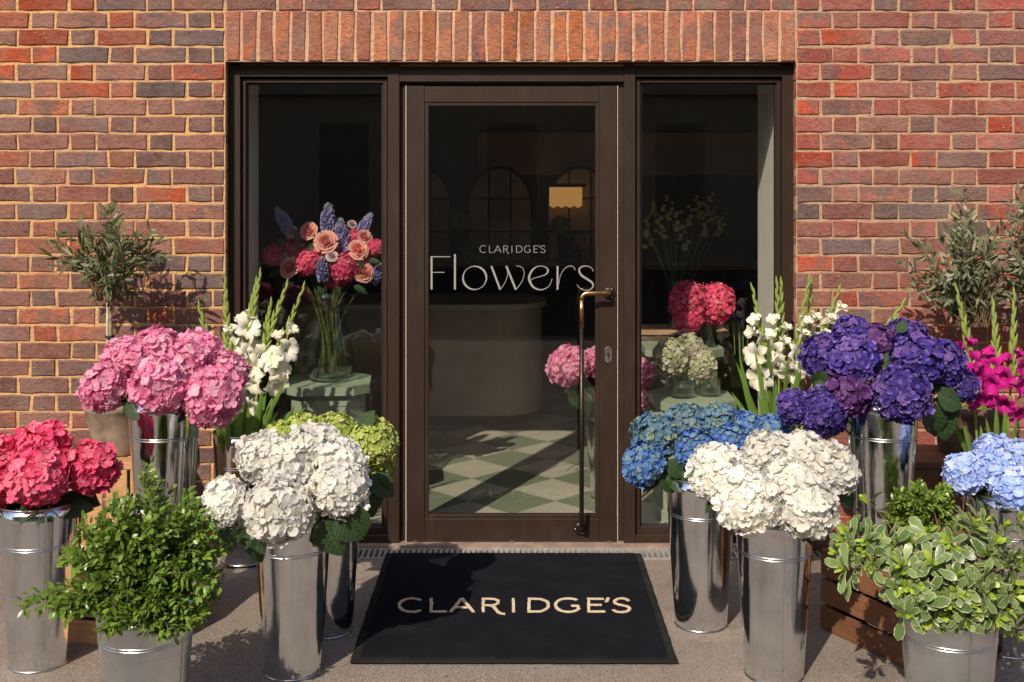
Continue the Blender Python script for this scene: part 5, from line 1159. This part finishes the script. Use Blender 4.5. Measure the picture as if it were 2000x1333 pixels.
# dim stock on the back counter
rk = random.Random(31)
mb = MB(); mb.span(-2.3, 2.3, -.22, .22, 0, .86); tt = thing('back_counter', 'dark back counter along the rear shop wall', 'counter', (0, 4.3, ZF+.002)); mb.build('body', SHELF, tt); mb = MB(); mb.span(-2.32, 2.32, -.24, .23, .8605, .89); mb.build('worktop', INTB, tt)
names = ['dim amber flowers on the back counter below the glowing blind', 'dim red bloom bunch at the back right of the door glass', 'dim white bunch wrapped in paper behind the lettering', 'dim green bunch at the back left of the door glass', 'dim purple bunch deep in the left window', 'dim mixed bunch deep in the left window by the jamb', 'dim violet bunch deep in the right window', 'dim pale bunch low in the right window by the gladioli']
spec = [(1105, 440, 26, 'lemon'), (1120, 480, 14, 'hot'), (930, 500, 24, 'antique'), (895, 430, 26, 'lime'), (570, 590, 24, 'purple'), (520, 590, 18, 'plum'), (1450, 620, 40, 'purple'), (1430, 730, 34, 'antique')]
for (px, py, rp, mt), lab in zip(spec, names):
    Yq = 4.15 if px in (1105, 1120, 930, 895) else 1.5; c = P(px, py, Yq); q = S(rp, Yq); t = thing('flower_bunch', lab, 'flowers', (c.x, Yq, ZF+.9 if Yq > 3 else ZF+.002), 0)
    zb = t.location.z
    for k in range(4): p = Vector((rk.uniform(-.6, .6)*q, rk.uniform(-.3, .3)*q, c.z-zb+rk.uniform(-.4, .4)*q)); inst('flower_head', rk.choice(FINE), t, Matrix.Translation(p) @ Matrix.Scale(q*.6, 4), HYD[mt], kind='stuff')
    mb = MB(); hv = max(.12, c.z-zb-q*.6)
    mb.lathe([(0, 0), (.05, 0), (.075, min(hv, .25)), (.07, min(hv, .25)), (.04, .02), (0, .02)], 20); mb.build('pot', ZINC2 if Yq < 3 else SHELF, t, True)
    mb = MB()
    for k in range(5): mb.tube([(rk.uniform(-.02, .02), rk.uniform(-.02, .02), .02), (rk.uniform(-.5, .5)*q, 0, c.z-zb)], .003, 5)
    mb.build('stems', STEM, t, True)

# ------------------------------------------------------------------ the street side behind the camera, seen only in reflections
ob_ = thing('terrace_building', 'shaded brick terrace across the street, reflected dimly in the shop glass', 'building', (0, -17, -.12))
TB = plain('terrace_brick', (.16, .085, .055), .9, var=.25, scale=5); TS = plain('terrace_stucco', (.66, .47, .31), .8, var=.1, scale=3); TG = plain('terrace_window', (.30, .22, .15), .4)
mb = MB(); mb.span(-24, 24, -4, 0, 3.4, 9.6); mb.build('wall', TB, ob_); mb = MB(); mb.span(-24, 24, -4, .03, 0, 3.3995); mb.build('ground_floor', TS, ob_)
mb = MB(); mb.span(-24, 24, .0305, .25, 3.25, 3.5); mb.build('cornice', TS, ob_); mb = MB(); mb.span(-24.1, 24.1, -4.1, .2, 9.6005, 9.9); mb.build('parapet', TS, ob_)
for k in range(15):
    x = -22.4+k*3.2
    for z, h_, y0 in ((.8, 2.0, .03), (4.2, 2.0, 0), (7.2, 1.7, 0)):
        mb = MB(); mb.span(x-.55, x+.55, y0+.001, y0+.03, z, z+h_); wo = mb.build('window', TS, ob_); mb = MB(); mb.span(x-.47, x+.47, y0+.0305, y0+.035, z+.08, z+h_-.08); mb.build('pane', TG, wo)
